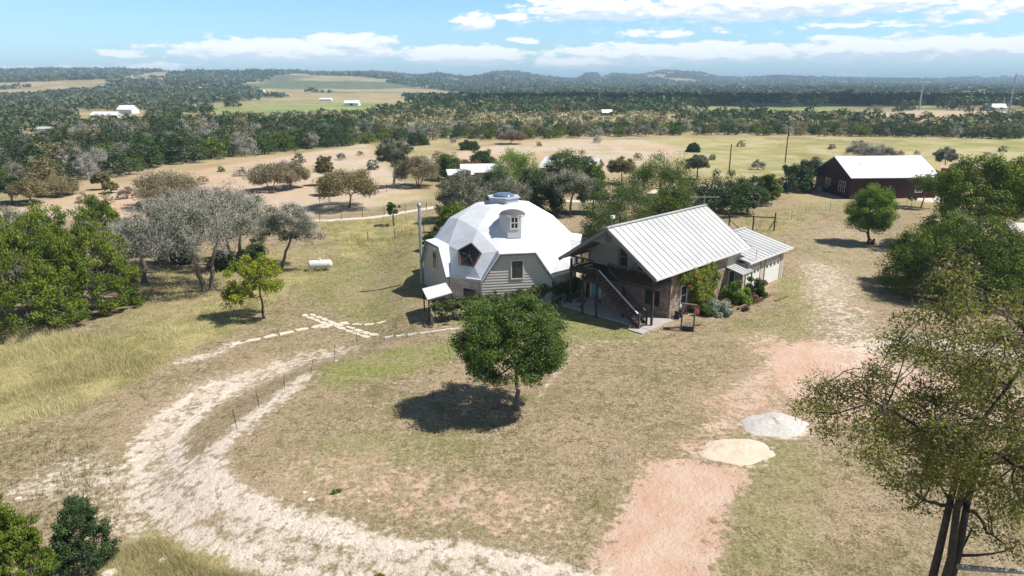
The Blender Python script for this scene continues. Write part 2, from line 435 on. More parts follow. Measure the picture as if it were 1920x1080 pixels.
# mid distance pasture
md = g.mix(g.rng(n_m, .4, .62), (.31, .25, .14), (.22, .20, .085)); md = g.mix(g.rng(n_x, .42, .6), md, (.40, .30, .18)); md = g.mix(g.rng(n_p, .55, .68, 0, .7), md, (.13, .125, .05))
col = g.mix(ch['mid'], col, md)
yl = g.mix(g.rng(n_x, .38, .62), (.365, .315, .145), (.265, .255, .095)); yl = g.mix(g.rng(n_b, .42, .62, 0, .8), yl, (.42, .36, .21)); yl = g.mix(g.rng(g.noise(P, .035, 6, .7, .5), .52, .60, 0, .75), yl, (.22, .20, .08)); yl = g.mix(g.rng(g.noise(P, .05, 5, .7), .56, .66, 0, .7), yl, (.44, .385, .26)); yl = g.mix(g.rng(n_p, .56, .7, 0, .5), yl, (.15, .14, .05))
col = g.mix(g.m('MULTIPLY', ch['yel'], 1.), col, yl)
tn = g.mix(g.rng(n_b, .35, .65), (.49, .395, .305), (.44, .37, .25)); tn = g.mix(g.rng(g.noise(P, .045, 5, .65), .5, .62, 0, .75), tn, (.30, .28, .13)); tn = g.mix(g.rng(n_x, .45, .6, 0, .8), tn, (.50, .335, .23)); tn = g.mix(g.rng(n_p, .52, .68, 0, .45), tn, (.30, .24, .13))
col = g.mix(ch['tan'], col, tn)
fl = g.mix(g.rng(n_x, .4, .6), (.17, .23, .07), (.27, .29, .12)); col = g.mix(ch['fld'], col, fl)
fr = g.mix(g.rng(n_b, .44, .56), (.085, .105, .055), (.15, .17, .085)); fr = g.mix(g.rng(n_x, .60, .70, 0, .7), fr, (.30, .27, .17))
col = g.mix(ch['far'], col, fr)
# bare red earth and limestone gravel break through in ragged patches between tufts
rg = g.m('ADD', g.m('MULTIPLY', g.m('SUBTRACT', n_t, .5), 1.0), g.m('MULTIPLY', g.m('SUBTRACT', n_p, .5), 1.3))
redm = g.rng(g.m('ADD', ch['red'], g.m('ADD', rg, g.m('MULTIPLY', g.m('SUBTRACT', n_f, .5), .8))), .34, .62)
rc = g.mix(g.rng(n_m, .3, .7), (.50, .32, .225), (.55, .41, .32)); rc = g.mix(g.rng(n_f, .3, .45, .5, 0), rc, (.70, .52, .42)); rc = g.mix(g.rng(g.noise(P, 22, 3), .66, .74, 0, .5), rc, (.30, .20, .13))
redm = g.m('MULTIPLY', redm, g.rng(ch['red'], .02, .2))
col = g.mix(redm, col, rc)
lm_ = g.m('MULTIPLY', g.rng(g.m('ADD', ch['lime'], g.m('ADD', rg, g.m('MULTIPLY', g.m('SUBTRACT', n_f, .5), .9))), .34, .66), g.rng(ch['lime'], .02, .2))
lc = g.mix(g.rng(n_p, .35, .62), (.73, .65, .57), (.60, .505, .415)); lc = g.mix(g.rng(n_f, .54, .64, 0, .75), lc, (.38, .31, .22)); lc = g.mix(g.rng(g.noise(P, 14, 4), .36, .28, 0, .8), lc, (.85, .80, .72))
col = g.mix(lm_, col, lc)
g.l(col, b.inputs['Base Color']); b.inputs['Roughness'].default_value = .95; b.inputs['Specular IOR Level'].default_value = .1
hgt = g.m('ADD', g.m('MULTIPLY', n_f, .06), g.m('ADD', g.m('MULTIPLY', n_t, .14), g.m('MULTIPLY', g.noise(P, 22, 3), .03)))
bp = g.n('ShaderNodeBump'); bp.inputs['Strength'].default_value = .9; bp.inputs['Distance'].default_value = 1.; g.l(hgt, bp.inputs['Height']); g.l(bp.outputs[0], b.inputs['Normal'])
link('ground', gm, m)['kind'] = 'structure'

# ------------------------------------------------------------------ foliage generators
def quads(C, A, B):            # leaf rhombs: centre, half length vector, half width vector
    n = len(C); V = np.empty((n, 4, 3)); V[:, 0] = C - A; V[:, 1] = C + B; V[:, 2] = C + A; V[:, 3] = C - B
    return V.reshape(-1, 3), np.arange(n * 4).reshape(n, 4)


def unit(v): return v / (np.linalg.norm(v, axis=-1, keepdims=True) + 1e-9)


def leaves(R, cen, cr, n, size, spray=0., flat=.75, asp=.5, axis0=None):
    """n leaves round every clump centre"""
    K = len(cen); c = np.repeat(cen, n, 0); r = np.repeat(cr, n)[:, None]
    d = R.normal(size=(K * n, 3)); d = unit(d) * (R.random((K * n, 1)) ** .45); d[:, 2] *= flat
    P = c + d * r
    nrm = unit(R.normal(size=(K * n, 3)) + np.array([0, 0, .9]) + d * .8)
    a = R.normal(size=(K * n, 3))
    if spray:
        ax = axis0 if axis0 is not None else np.zeros(3)
        a = a * (1 - spray) + unit(c - ax + d) * spray * 2 + np.array([0, 0, .5 * spray])
    a = unit(a - nrm * (a * nrm).sum(1, keepdims=True)); bb = np.cross(nrm, a)
    s = size * R.uniform(.6, 1.3, (K * n, 1))
    V, F = quads(P, a * s * .5, bb * s * .5 * asp)
    tint = np.clip(np.repeat(R.uniform(.15, .85, K), n) * .6 + R.random(K * n) * .4 + d[:, 2] * .0, 0, 1)
    return V, F, tint


def tubes(paths, sides=5):
    Vs, Fs, o = [], [], 0
    ang = np.arange(sides) * 2 * pi / sides
    for pts, rs in paths:
        pts = np.asarray(pts, float); n = len(pts); rs = np.asarray(rs, float)
        t = unit(np.gradient(pts, axis=0)); ref = np.array([.31, .95, .05]); r = unit(np.cross(t, ref)); u = np.cross(r, t)
        ring = pts[:, None] + (r[:, None] * np.cos(ang)[None, :, None] + u[:, None] * np.sin(ang)[None, :, None]) * rs[:, None, None]
        Vs.append(ring.reshape(-1, 3)); i = np.arange(n - 1)[:, None] * sides; k = np.arange(sides)[None]; k2 = (k + 1) % sides
        Fs.append(np.stack([i + k, i + k2, i + sides + k2, i + sides + k], -1).reshape(-1, 4) + o); o += n * sides
    return np.concatenate(Vs), np.concatenate(Fs)


def bez(a, b, c, n):
    t = np.linspace(0, 1, n)[:, None]; return a * (1 - t) ** 2 + 2 * b * t * (1 - t) + c * t * t


def twig_mesh(R, cen, cr, n, r0, reach=1.1, segs=2):
    """thin crooked bare twigs bursting from clump centres, as 3-sided slivers"""
    K = len(cen); st = np.repeat(cen, n, 0) + R.normal(size=(K * n, 3)) * np.repeat(cr, n)[:, None] * .25
    d = unit(R.normal(size=(K * n, 3)) + np.array([0, 0, .55])); L = np.repeat(cr, n)[:, None] * R.uniform(.4, reach, (K * n, 1))
    V, F, o = [], [], 0; p = st; r = r0
    for s in range(segs):
        d2 = unit(d + R.normal(size=d.shape) * .45); q = p + d2 * L / segs
        a = unit(np.cross(d2, R.normal(size=d.shape))); bb = np.cross(d2, a); rr = r * (1 - s / segs * .6)
        VV = np.stack([p + a * rr, p + (-.5 * a + .87 * bb) * rr, p + (-.5 * a - .87 * bb) * rr, q], 1)
        V.append(VV.reshape(-1, 3)); i = np.arange(len(p))[:, None] * 4 + o
        F.append(np.concatenate([i + np.array([[0, 1, 3]]), i + np.array([[1, 2, 3]]), i + np.array([[2, 0, 3]])])); o += len(p) * 4; p = q; d = d2
    return np.concatenate(V), np.concatenate(F)


def tree_parts(seed, h, r, z0, ncl=40, nleaf=60, leaf=.16, tr=.12, clump=.16, stems=1, lean=(0, 0), style='leaf', flat=.75, asp=.5, irr=.3, shell=.5, lobes=None, twigs=0, twig_r=.012,
               bare=0., bottom=-.6, spray=0., wob=.12, limbs=6, off=(0, 0), trunk_top=None, fork=.35, dome=False):
    """returns (trunk V,F), (leaves V,F,tint) or None, (twigs V,F) or None"""
    R = np.random.default_rng(seed); cz = (h + z0) / 2; rz = (h - z0) / 2
    if dome: cz = z0 + (h - z0) * .14; rz = (h - z0) * .86; bottom = -.16
    ctr = np.array([off[0], off[1], cz]); L = lobes or [(0, 0, 0, 1, 1, 1, 1)]
    cen = []
    ph = R.uniform(0, 6.28, 6)
    wts = np.array([l[6] for l in L], float); wts /= wts.sum()
    while len(cen) < ncl:
        l = L[R.choice(len(L), p=wts)]
        d = unit(R.normal(size=3)); 
        if d[2] < bottom: continue
        k = R.uniform(shell ** 3, 1) ** (1 / 3)
        a = atan2(d[1], d[0]); k *= 1 + irr * (.5 * sin(2 * a + ph[0] + 2 * d[2]) + .5 * sin(3 * a + ph[1] + 3 * d[2]) + .4 * sin(5 * a + ph[2])) * .6
        e = d * k * (1 - clump * .5)
        cen.append(ctr + np.array([(l[0] + e[0] * l[3]) * r, (l[1] + e[1] * l[4]) * r, (l[2] + e[2] * l[5]) * rz]))
    cen = np.array(cen); cr = clump * r * R.uniform(.7, 1.35, ncl)
    # skeleton
    paths = []; nodes = []
    ends = []
    for s in range(stems):
        base = np.array([0, 0, -.25]) + (np.array([cos(s * 2.4 + seed), sin(s * 2.4 + seed), 0]) * tr * 1.5 if stems > 1 else 0)
        tt = trunk_top if trunk_top else z0 + (h - z0) * .45
        sp = np.array([cos(s * 2.4 + seed), sin(s * 2.4 + seed), 0]) * r * (fork if stems > 1 else 0)
        top = np.array([off[0] * .6 + lean[0], off[1] * .6 + lean[1], tt]) + sp
        mid = base * .55 + top * .45 + np.array([R.normal() * wob * r, R.normal() * wob * r, 0]) * .6 - sp * .25
        p = bez(base, mid, top, 9); p[1:-1, :2] += R.normal(size=(7, 2)) * tr * .35
        rad = tr * np.linspace(1.25, .5, 9) * (1 if stems == 1 else .8); rad[0] *= 1.35
        paths.append((p, rad)); nodes += [(p[i], rad[i]) for i in range(3, 9)]
    # limbs to well separated clumps
    pick = [int(np.argmax(np.linalg.norm(cen - ctr, axis=1)))]
    while len(pick) < min(limbs, ncl):
        dd = np.min([np.linalg.norm(cen - cen[j], axis=1) for j in pick], 0); pick.append(int(np.argmax(dd)))
    for j in pick:
        tg = cen[j]; cand = [q for q in nodes if q[0][2] < tg[2] + .2 * h] or nodes
        q = min(cand, key=lambda q: np.linalg.norm(q[0] - tg) + R.random() * .3 * r); a = q[0]
        ln = np.linalg.norm(tg - a); md = (a + tg) / 2 + np.array([0, 0, ln * .12]) + R.normal(size=3) * ln * .1
        p = bez(a, md, tg, 7); p[1:-1] += R.normal(size=(5, 3)) * ln * .035
        rad = np.linspace(min(q[1] * .8, tr * .55), tr * .1, 7); paths.append((p, rad)); nodes += [(p[i], rad[i]) for i in range(1, 7)]
    NP = np.array([q[0] for q in nodes]); NR = np.array([q[1] for q in nodes])
    for j in range(ncl):
        if j in pick: continue
        dd = np.linalg.norm(NP - cen[j], axis=1); i = int(np.argmin(dd)); a = NP[i]; ln = dd[i]
        if ln < .05: continue
        md = (a + cen[j]) / 2 + R.normal(size=3) * ln * .14; p = bez(a, md, cen[j], 5)
        paths.append((p, np.linspace(min(NR[i] * .7, tr * .25), tr * .05, 5)))
    tv = tubes(paths, 6 if h > 3 else 5)
    lv = None; tw = None
    if bare < 1:
        keep = R.random(ncl) >= bare
        lv = leaves(R, cen[keep], cr[keep], nleaf, leaf, spray=spray, flat=flat, asp=asp, axis0=np.array([off[0], off[1], z0 * .6]))
    if twigs: tw = twig_mesh(R, cen, cr * 1.25, twigs, twig_r)
    return tv, lv, tw


BARK = mat('bark_grey', (.20, .17, .14), (.10, .085, .07), .95, 6, .02)
BARK_D = mat('bark_dark', (.085, .07, .055), (.05, .04, .032), .95, 6, .02)
BARK_P = mat('bark_pale', (.36, .33, .30), (.20, .18, .165), .95, 5, .02)
TWIG = mat('twig_grey', (.46, .43, .385), (.25, .23, .195), .95, 2)
TWIG_B = mat('twig_brown', (.20, .16, .12), (.13, .10, .08), .95, 2)
LV = dict(
    juniper=leaf_mat('juniper_sprays', [(.038, .065, .008), (.115, .165, .014), (.26, .31, .03)]),
    juniperd=leaf_mat('juniper_dark_sprays', [(.022, .045, .012), (.048, .09, .02), (.095, .15, .035)]),
    oak=leaf_mat('oak_leaves', [(.035, .055, .022), (.07, .10, .038), (.13, .165, .065)]),
    oakg=leaf_mat('grey_oak_leaves', [(.055, .068, .032), (.105, .12, .058), (.19, .20, .10)]),
    green=leaf_mat('green_leaves', [(.038, .07, .013), (.088, .142, .024), (.175, .235, .048)], .3),
    bright=leaf_mat('bright_leaves', [(.075, .13, .015), (.15, .24, .025), (.26, .36, .05)], .35),
    yellow=leaf_mat('yellow_green_leaves', [(.13, .16, .012), (.26, .30, .02), (.42, .43, .045)], .35),
    brown=leaf_mat('dry_mesquite_leaves', [(.13, .11, .05), (.22, .18, .085), (.33, .28, .14)], .2),
    fore=leaf_mat('elm_leaves', [(.06, .08, .014), (.135, .155, .025), (.25, .26, .045), (.28, .17, .07)], .35),
    red=leaf_mat('rusty_leaves', [(.10, .07, .035), (.17, .11, .06), (.22, .10, .06)], .2),
    sage=leaf_mat('sage_leaves', [(.20, .23, .17), (.32, .36, .28), (.42, .46, .38)], .15),
    pink=leaf_mat('pink_petals', [(.65, .35, .35), (.75, .45, .42)], .3),
    vine=leaf_mat('vine_leaves', [(.08, .12, .02), (.19, .235, .035), (.33, .34, .06), (.36, .20, .06)], .3),
    faroak=leaf_mat('far_oak_leaves', [(.065, .085, .045), (.10, .125, .065), (.165, .185, .10)]),
    farjun=leaf_mat('far_juniper_sprays', [(.04, .065, .03), (.07, .10, .04), (.12, .155, .06)]),
    brush=leaf_mat('dry_brush_leaves', [(.22, .19, .10), (.31, .27, .15), (.41, .37, .23)], .2),
    crimson=leaf_mat('red_petals', [(.62, .06, .05), (.75, .16, .10)], .3),
    ivy=leaf_mat('ivy_leaves', [(.035, .055, .02), (.075, .105, .03), (.17, .20, .06)], .2),
)


def tree(name, loc, label, group=None, cat='tree', lm='oak', bark=None, twm=None, rz=0., extra=None, **k):
    tv, lv, tw = tree_parts(**k); root = empty(name, loc, rz, label, cat, group)
    link('trunk', np_mesh('trunk', *tv, smooth_=True), bark or BARK, root)
    if lv: link('crown', np_mesh('crown', lv[0], lv[1], lv[2]), LV[lm], root)
    if tw: link('twigs', np_mesh('twigs', *tw), twm or TWIG, root)
    return root


def scale_at(px, py):
    q = G(px, py); dep = q.y * cos(PITCH) - (q.z - CAM_H) * sin(PITCH); return q, dep / F_PX


def fit(px, py, top, wpx):     # base pixel, top pixel, crown width -> base point, height, radius
    q, s = scale_at(px, py); d = ray(px, top); k = q.y / d[1]; return q, CAM_H + d[2] * k - q.z, wpx * s / 2

# ================================================================== BUILDINGS
def siding_mat(name, c, pitch=.2):
    return mat(name, c, tuple(x * .93 for x in c), .75, 1.5)


ROOF_W = mat('white_roof_coating', (.68, .688, .705), (.575, .587, .615), .7, .8, .02, detail=8)
SIDE_G = siding_mat('grey_beige_siding', (.53, .485, .42))
TRIM_W = mat('white_trim', (.68, .67, .64), (.62, .6, .57), .6, 3)
TRIM_D = mat('dark_fascia', (.13, .12, .11), (.09, .085, .08), .7, 4)
GALV = mat('galvanised_steel', (.42, .45, .47), (.32, .34, .36), .45, 5, metal=.6)
WOOD_D = mat('weathered_dark_timber', (.075, .052, .042), (.045, .034, .028), .85, 5, .004, stretch=(1, 1, .3))
CONC = mat('concrete', (.42, .39, .36), (.34, .32, .30), .9, 2, .003)
SEAM = mat('standing_seam_steel', (.50, .495, .475), (.40, .405, .41), .5, .35, metal=.0)
CREAM = siding_mat('cream_siding', (.50, .43, .355))
OLIVE = mat('grey_green_trim', (.20, .215, .19), (.17, .18, .16), .7, 4)


def glass_mat():
    m, g, b, o = new_mat('window_glass')
    tc = g.n('ShaderNodeTexCoord')
    g.l(g.mix(g.rng(g.noise(tc.outputs['Object'], .8, 2), .4, .6), (.02, .025, .025), (.045, .05, .045)), b.inputs['Base Color'])
    b.inputs['Roughness'].default_value = .06; b.inputs['Specular IOR Level'].default_value = .6
    return m


GLASS = glass_mat()


def brick_mat(name, c1, c2, mortar, bw=.22, bh=.075, vary=.5, stone=False):
    m, g, b, o = new_mat(name)
    tc = g.n('ShaderNodeTexCoord'); s = g.n('ShaderNodeSeparateXYZ'); g.l(tc.outputs['Object'], s.inputs[0])
    cb = g.n('ShaderNodeCombineXYZ'); g.l(g.m('ADD', s.outputs[0], s.outputs[1]), cb.inputs[0]); g.l(s.outputs[2], cb.inputs[1])
    v = cb.outputs[0]
    br = g.n('ShaderNodeTexBrick'); g.l(v, br.inputs['Vector']); br.inputs['Scale'].default_value = 1
    br.inputs['Brick Width'].default_value = bw; br.inputs['Row Height'].default_value = bh; br.inputs['Mortar Size'].default_value = bh * .1
    br.inputs['Color1'].default_value = (*c1, 1); br.inputs['Color2'].default_value = (*c2, 1); br.inputs['Mortar'].default_value = (*mortar, 1)
    if stone: br.offset = .37; br.squash = .6; br.squash_frequency = 3
    n = g.noise(v, 5 if not stone else 2.5, 4, .7)
    col = g.mix(g.rng(n, .35, .65, 0, vary), br.outputs[0], tuple(x * .45 for x in c2))
    col = g.mix(g.rng(g.noise(v, 1.1, 3), .4, .7, 0, .4), col, tuple(min(1, x * 1.35) for x in c1))
    g.l(col, b.inputs['Base Color']); b.inputs['Roughness'].default_value = .9
    bp = g.n('ShaderNodeBump'); bp.inputs['Distance'].default_value = .012; bp.inputs['Strength'].default_value = .8
    g.l(g.m('SUBTRACT', 1.0, br.outputs[1]), bp.inputs['Height']); g.l(bp.outputs[0], b.inputs['Normal'])
    return m


BRICK = brick_mat('buff_pink_brick', (.44, .32, .25), (.20, .12, .085), (.38, .33, .28), .42, .12, .8)
STONE = brick_mat('limestone_blocks', (.66, .57, .48), (.46, .36, .30), (.58, .56, .53), .55, .24, .5, True)


def board_wall(mb, O, U, N, z0, z1, lf, rf, pitch=.2, lip=.018):
    """lap boards on the plane through O, horizontal axis U, normal N; lf(z), rf(z) give the ends"""
    O, U, N = Vector(O), Vector(U), Vector(N); z = z0
    while z < z1 - 1e-3:
        zt = min(z + pitch, z1)
        p = [O + U * lf(z) + N * lip, O + U * rf(z) + N * lip, O + U * rf(zt) + N * .002, O + U * lf(zt) + N * .002]
        for q, zz in zip(p, (z, z, zt, zt)): q.z = zz
        a, b_ = p[0].copy(), p[1].copy(); a2, b2 = a - N * (lip - .001), b_ - N * (lip - .001)
        mb.add(p, [(0, 1, 2, 3)]); mb.add([a2, b2, b_, a], [(0, 1, 2, 3)]); z = zt
    return mb


def window(root, O, U, N, w, h, frame=TRIM_W, mull=(1, 1), fw=.06, depth=.05, name='window'):
    """frame with pane: O = bottom centre"""
    O, U, N = Vector(O), Vector(U), Vector(N); Z = Vector((0, 0, 1)); mb = MB(); up = N
    def bar(u0, v0, u1, v1, wd):
        mb.beam(O + U * u0 + Z * v0 + N * .02, O + U * u1 + Z * v1 + N * .02, wd, depth, N)
    bar(-w / 2, 0, -w / 2, h, fw); bar(w / 2, 0, w / 2, h, fw); bar(-w / 2 - fw / 2, -fw / 2, w / 2 + fw / 2, -fw / 2, fw); bar(-w / 2 - fw / 2, h + fw / 2, w / 2 + fw / 2, h + fw / 2, fw)
    for i in range(1, mull[0]): u = -w / 2 + w * i / mull[0]; bar(u, 0, u, h, fw * .5)
    for i in range(1, mull[1]): v = h * i / mull[1]; bar(-w / 2, v, w / 2, v, fw * .6)
    f = mb.build(name, frame, root)
    q = MB(); q.add([O - U * w / 2 + N * .014, O + U * w / 2 + N * .014, O + U * w / 2 + Z * h + N * .014, O - U * w / 2 + Z * h + N * .014], [(0, 1, 2, 3)])
    q.build('pane', GLASS, f)
    return f


# ------------------------------------------------------------------ geodesic dome house
DR, DX, DY, DZ, DA = 7.225, -.734, 61.025, .873, -1.396
P0 = radians(63.4349)
dome = empty('dome_house', (DX, DY, 0), 0, 'white geodesic dome house with beige sided dormer walls and a pentagon window', 'house')
zr_ = DZ + .172 * DR


def sph(pol, a): return Vector((sin(pol) * cos(a), sin(pol) * sin(a), cos(pol)))


def D3(v):                     # unit direction -> dome point, the crown slightly flattened
    z = DZ + v.z * DR
    if z > zr_: z = zr_ + (z - zr_) * .93
    return Vector((v.x * DR, v.y * DR, z))


A0 = Vector((0, 0, 1)); Ps = [sph(P0, DA + radians(36) * (2 * k - 1)) for k in range(5)]; Qs = [sph(pi - P0, DA + radians(72) * k) for k in range(5)]
nn = lambda v: v.normalized()
shell = MB(); PENT = 0         # Ps[0] is the pentagon left of the front dormer


def tri(a, b_, c):
    vs = [a, b_, c]; hit = [i for i, v in enumerate(vs) if (v - Ps[PENT]).length < 1e-4]
    P3 = [D3(v) for v in vs]
    if hit:
        i = hit[0]; p, q, r = P3[i], P3[(i + 1) % 3], P3[(i + 2) % 3]; a1, a2 = p.lerp(q, .44), p.lerp(r, .44)
        shell.add([a1, q, r, a2], [(0, 1, 2, 3)]); pent_pts.extend([a1, a2])
    else: shell.add(P3, [(0, 1, 2)])


pent_pts = []
for k in range(5):
    Pa, Pb = Ps[k], Ps[(k + 1) % 5]
    gp = lambda i, j: nn(A0 * (3 - i - j) + Pa * i + Pb * j)
    for i in range(3):
        for j in range(3 - i):
            tri(gp(i, j), gp(i + 1, j), gp(i, j + 1))
            if i + j < 2: tri(gp(i + 1, j), gp(i + 1, j + 1), gp(i, j + 1))
    Q = Qs[k]; e1, e2 = nn(2 * Pa + Pb), nn(Pa + 2 * Pb); q1, q2 = nn(2 * Pa + Q), nn(2 * Pb + Q)
    tri(Pa, e1, q1); tri(e2, Pb, q2)
    Qp = Qs[(k - 1) % 5]; ql = nn(2 * Pa + Qp); tri(Pa, ql, q1)
shell_o = shell.build('dome_shell', ROOF_W, dome, recalc=False)
bm = bmesh.new(); bm.from_mesh(shell_o.data); bmesh.ops.remove_doubles(bm, verts=bm.verts, dist=.01); bmesh.ops.recalc_face_normals(bm, faces=bm.faces); bm.to_mesh(shell_o.data); bm.free()
sd = shell_o.modifiers.new('thickness', 'SOLIDIFY'); sd.thickness = .12; sd.offset = -1
# pentagon window
uniq = []
for p in pent_pts:
    if all((p - q).length > .02 for q in uniq): uniq.append(p)
pc = sum(uniq, Vector()) / len(uniq); pn = (pc - Vector((0, 0, DZ))).normalized()
tu = Vector((0, 0, 1)); ta = (tu - pn * tu.dot(pn)).normalized(); tb = pn.cross(ta)
uniq.sort(key=lambda p: atan2((p - pc).dot(tb), (p - pc).dot(ta)))
fr = MB()
for i in range(5):
    a, b_ = uniq[i] + pn * .08, uniq[(i + 1) % 5] + pn * .08; fr.beam(a, b_, .09, .26, pn)
wf = fr.build('window', mat('brown_mullion', (.12, .065, .05), None, .7), dome)
mu = MB()
for i in range(5): mu.beam(pc + pn * .03, uniq[i] + pn * .03, .07, .06, pn)
mu.build('mullion', mat('brown_mullion', (.23, .12, .09), None, .7), wf)
MB().add([p - pn * .02 for p in uniq], [(0, 1, 2, 3, 4)]).build('pane', GLASS, wf)
# base walls under the pentagon corners, and the five vertical dormers
half = 0
q_ang = atan2((2 * Ps[1] + Qs[0]).normalized().cross(Vector((cos(DA), sin(DA), 0))).z, (2 * Ps[1] + Qs[0]).normalized().dot(Vector((cos(DA), sin(DA), 0))))
rq = DR * sin(radians(80.1)); ha = abs(q_ang); mw = rq * cos(ha) + .12; hw = rq * sin(ha)
for k in range(5):
    f_ = DA + radians(72) * k; Nn = Vector((cos(f_), sin(f_), 0)); U = Vector((-sin(f_), cos(f_), 0))
    Pa, Pb = Ps[k], Ps[(k + 1) % 5]; e1 = D3(nn(2 * Pa + Pb)); e2 = D3(nn(Pa + 2 * Pb)); ze = e1.z - .10; he = abs(e1.dot(U))
    O = Nn * mw
    slope = (hw - he) / (ze - zr_)
    hwz = lambda z: hw if z < zr_ else hw - (z - zr_) * slope
    wall = MB(); board_wall(wall, O, U, Nn, -.9, ze, lambda z: -hwz(z), lambda z: hwz(z), .23, .045)
    wall.add([O - U * hw - Nn * .01 + Vector((0, 0, -.9)), O + U * hw - Nn * .01 + Vector((0, 0, -.9)), O + U * hw - Nn * .01 + Vector((0, 0, zr_)), O + U * he - Nn * .01 + Vector((0, 0, ze)), O - U * he - Nn * .01 + Vector((0, 0, ze)), O - U * hw - Nn * .01 + Vector((0, 0, zr_))], [(0, 1, 2, 3, 4, 5)])
    wall.build('dormer_wall', SIDE_G, dome, recalc=False)
    # dormer roof: flat lid, sloping cheeks, all carried past the wall as an eave
    oh = .30; rf = MB(); E1, E2 = -U * he + Vector((0, 0, ze)), U * he + Vector((0, 0, ze)); F1, F2 = -U * (hw + .02) + Vector((0, 0, zr_ - .02)), U * (hw + .02) + Vector((0, 0, zr_ - .02))
    out_ = Nn * (mw + oh); up = Vector((0, 0, .06)); b1, b2 = e1 - Nn * .1 + up, e2 - Nn * .1 + up
    if b1.dot(U) > b2.dot(U): b1, b2 = b2, b1
    g1, g2 = F1 + Nn * (mw - .35), F2 + Nn * (mw - .35)
    def slab(vs, t):
        n = (vs[1] - vs[0]).cross(vs[2] - vs[0]).normalized()
        if n.z < 0: n = -n
        m_ = len(vs); rf.add([v for v in vs] + [v + n * t for v in vs], [tuple(range(m_))[::-1], tuple(range(m_, 2 * m_))] + [(i, (i + 1) % m_, m_ + (i + 1) % m_, m_ + i) for i in range(m_)])
    slab([E1 + out_, E2 + out_, b2 - up, b1 - up], .07)
    slab([F1 + out_, E1 + out_, b1 - up], .07); slab([E2 + out_, F2 + out_, b2 - up], .07)
    slab([F1 + out_, b1 - up, g1], .07); slab([b2 - up, F2 + out_, g2], .07)
    rf.build('dormer_roof', ROOF_W, dome)
    fa = MB(); dn = Vector((0, 0, -.05))
    for a, b_ in ((F1, E1), (E1, E2), (E2, F2)): fa.beam(a + out_ - Nn * .03 + dn, b_ + out_ - Nn * .03 + dn, .05, .15, Nn.cross((b_ - a).normalized()))
    fa.build('fascia', TRIM_D, dome)
    if k in (0, 4, 1, 2, 3):
        if k == 0: window(dome, O + Nn * .055 + Vector((0, 0, zr_ + .12)) + U * .0, U, Nn, .98, 1.45, TRIM_W, (1, 1), .09)
        elif k == 4: window(dome, O + Nn * .055 + Vector((0, 0, zr_ - .0)), U, Nn, .95, 1.9, TRIM_W, (1, 1), .08)
    # stone wall under the pentagon between dormers k-1 and k
    f2 = f_ - radians(36); N2 = Vector((cos(f2), sin(f2), 0)); U2 = Vector((-sin(f2), cos(f2), 0)); qa = radians(36) - ha; m2 = rq * cos(qa) - .03; h2 = rq * sin(qa)
    st = MB(); st.box(-.11, .11, -h2 + .02, h2 - .02, -.9, zr_ + .05)
    so_ = st.build('stone_wall', STONE, dome); so_.location = N2 * (m2 - .10); so_.rotation_euler = (0, 0, f2)
    tr_ = MB(); tr_.box(-.05, .16, -h2 - .05, h2 + .05, zr_ - .02, zr_ + .10); tr_.box(-.12, .06, -h2 - .06, -h2 + .06, -.9, zr_ - .02); tr_.box(-.12, .06, h2 - .06, h2 + .06, -.9, zr_ - .02)
    to_ = tr_.build('trim', TRIM_W, dome); to_.location = N2 * m2; to_.rotation_euler = (0, 0, f2)
    if k == 0: window(dome, N2 * (m2 + .03) + Vector((0, 0, .35)) + U2 * .35, U2, N2, 1.25, .95, TRIM_W, (1, 1), .06)
# hexagonal cupola on the apex
apz = D3(A0).z
cu = MB(); cu.lathe([(1.42, -.25), (1.42, .16), (1.56, .16), (1.56, .24), (1.20, .24)], (0, 0, apz), 6, DA, False)
cuo = cu.build('cupola', mat('pale_grey_paint', (.46, .49, .53), None, .6), dome)
sk = MB(); sk.lathe([(.95, .24), (.95, .34), (.80, .44), (.5, .52), (.05, .555)], (0, 0, apz), 12, DA)
sk.build('skylight', mat('smoked_acrylic', (.12, .17, .25), (.10, .15, .22), .15, 2, spec=.6), cuo)
# hexagonal roof dormer with its little window
hc = D3(nn(A0 + Ps[0] + Ps[1])); hc = hc * 1.0
hx = MB(); hr = 1.1
hx.lathe([(hr, -1.0), (hr, .78), (hr + .07, .78), (hr + .07, .86), (hr, .86)], (hc.x, hc.y, hc.z), 6, DA + radians(30), False)
hxo = hx.build('roof_lantern', mat('lantern_siding', (.62, .61, .60), (.56, .55, .54), .7, 3), dome)
cp = MB(); cp.lathe([(hr - .01, .86), (hr * .8, 1.02), (hr * .5, 1.13), (.04, 1.18)], (hc.x, hc.y, hc.z), 12, DA + radians(30))
cp.build('lantern_cap', mat('lantern_cap_grey', (.12, .115, .11), (.09, .085, .08), .35, 3, spec=.5), hxo)
Nf = Vector((cos(DA), sin(DA), 0)); Uf = Vector((-sin(DA), cos(DA), 0))
window(hxo, Vector((hc.x, hc.y, hc.z)) + Nf * (hr * cos(pi / 6) + .01) + Vector((0, 0, -.18)), Uf, Nf, .62, .86, TRIM_W, (2, 2), .11)
rr_ = MB()
for z in (-.1, .12, .34, .56): rr_.lathe([(hr + .012, z - .012), (hr + .012, z + .012)], (hc.x, hc.y, hc.z), 6, DA + radians(30), False)
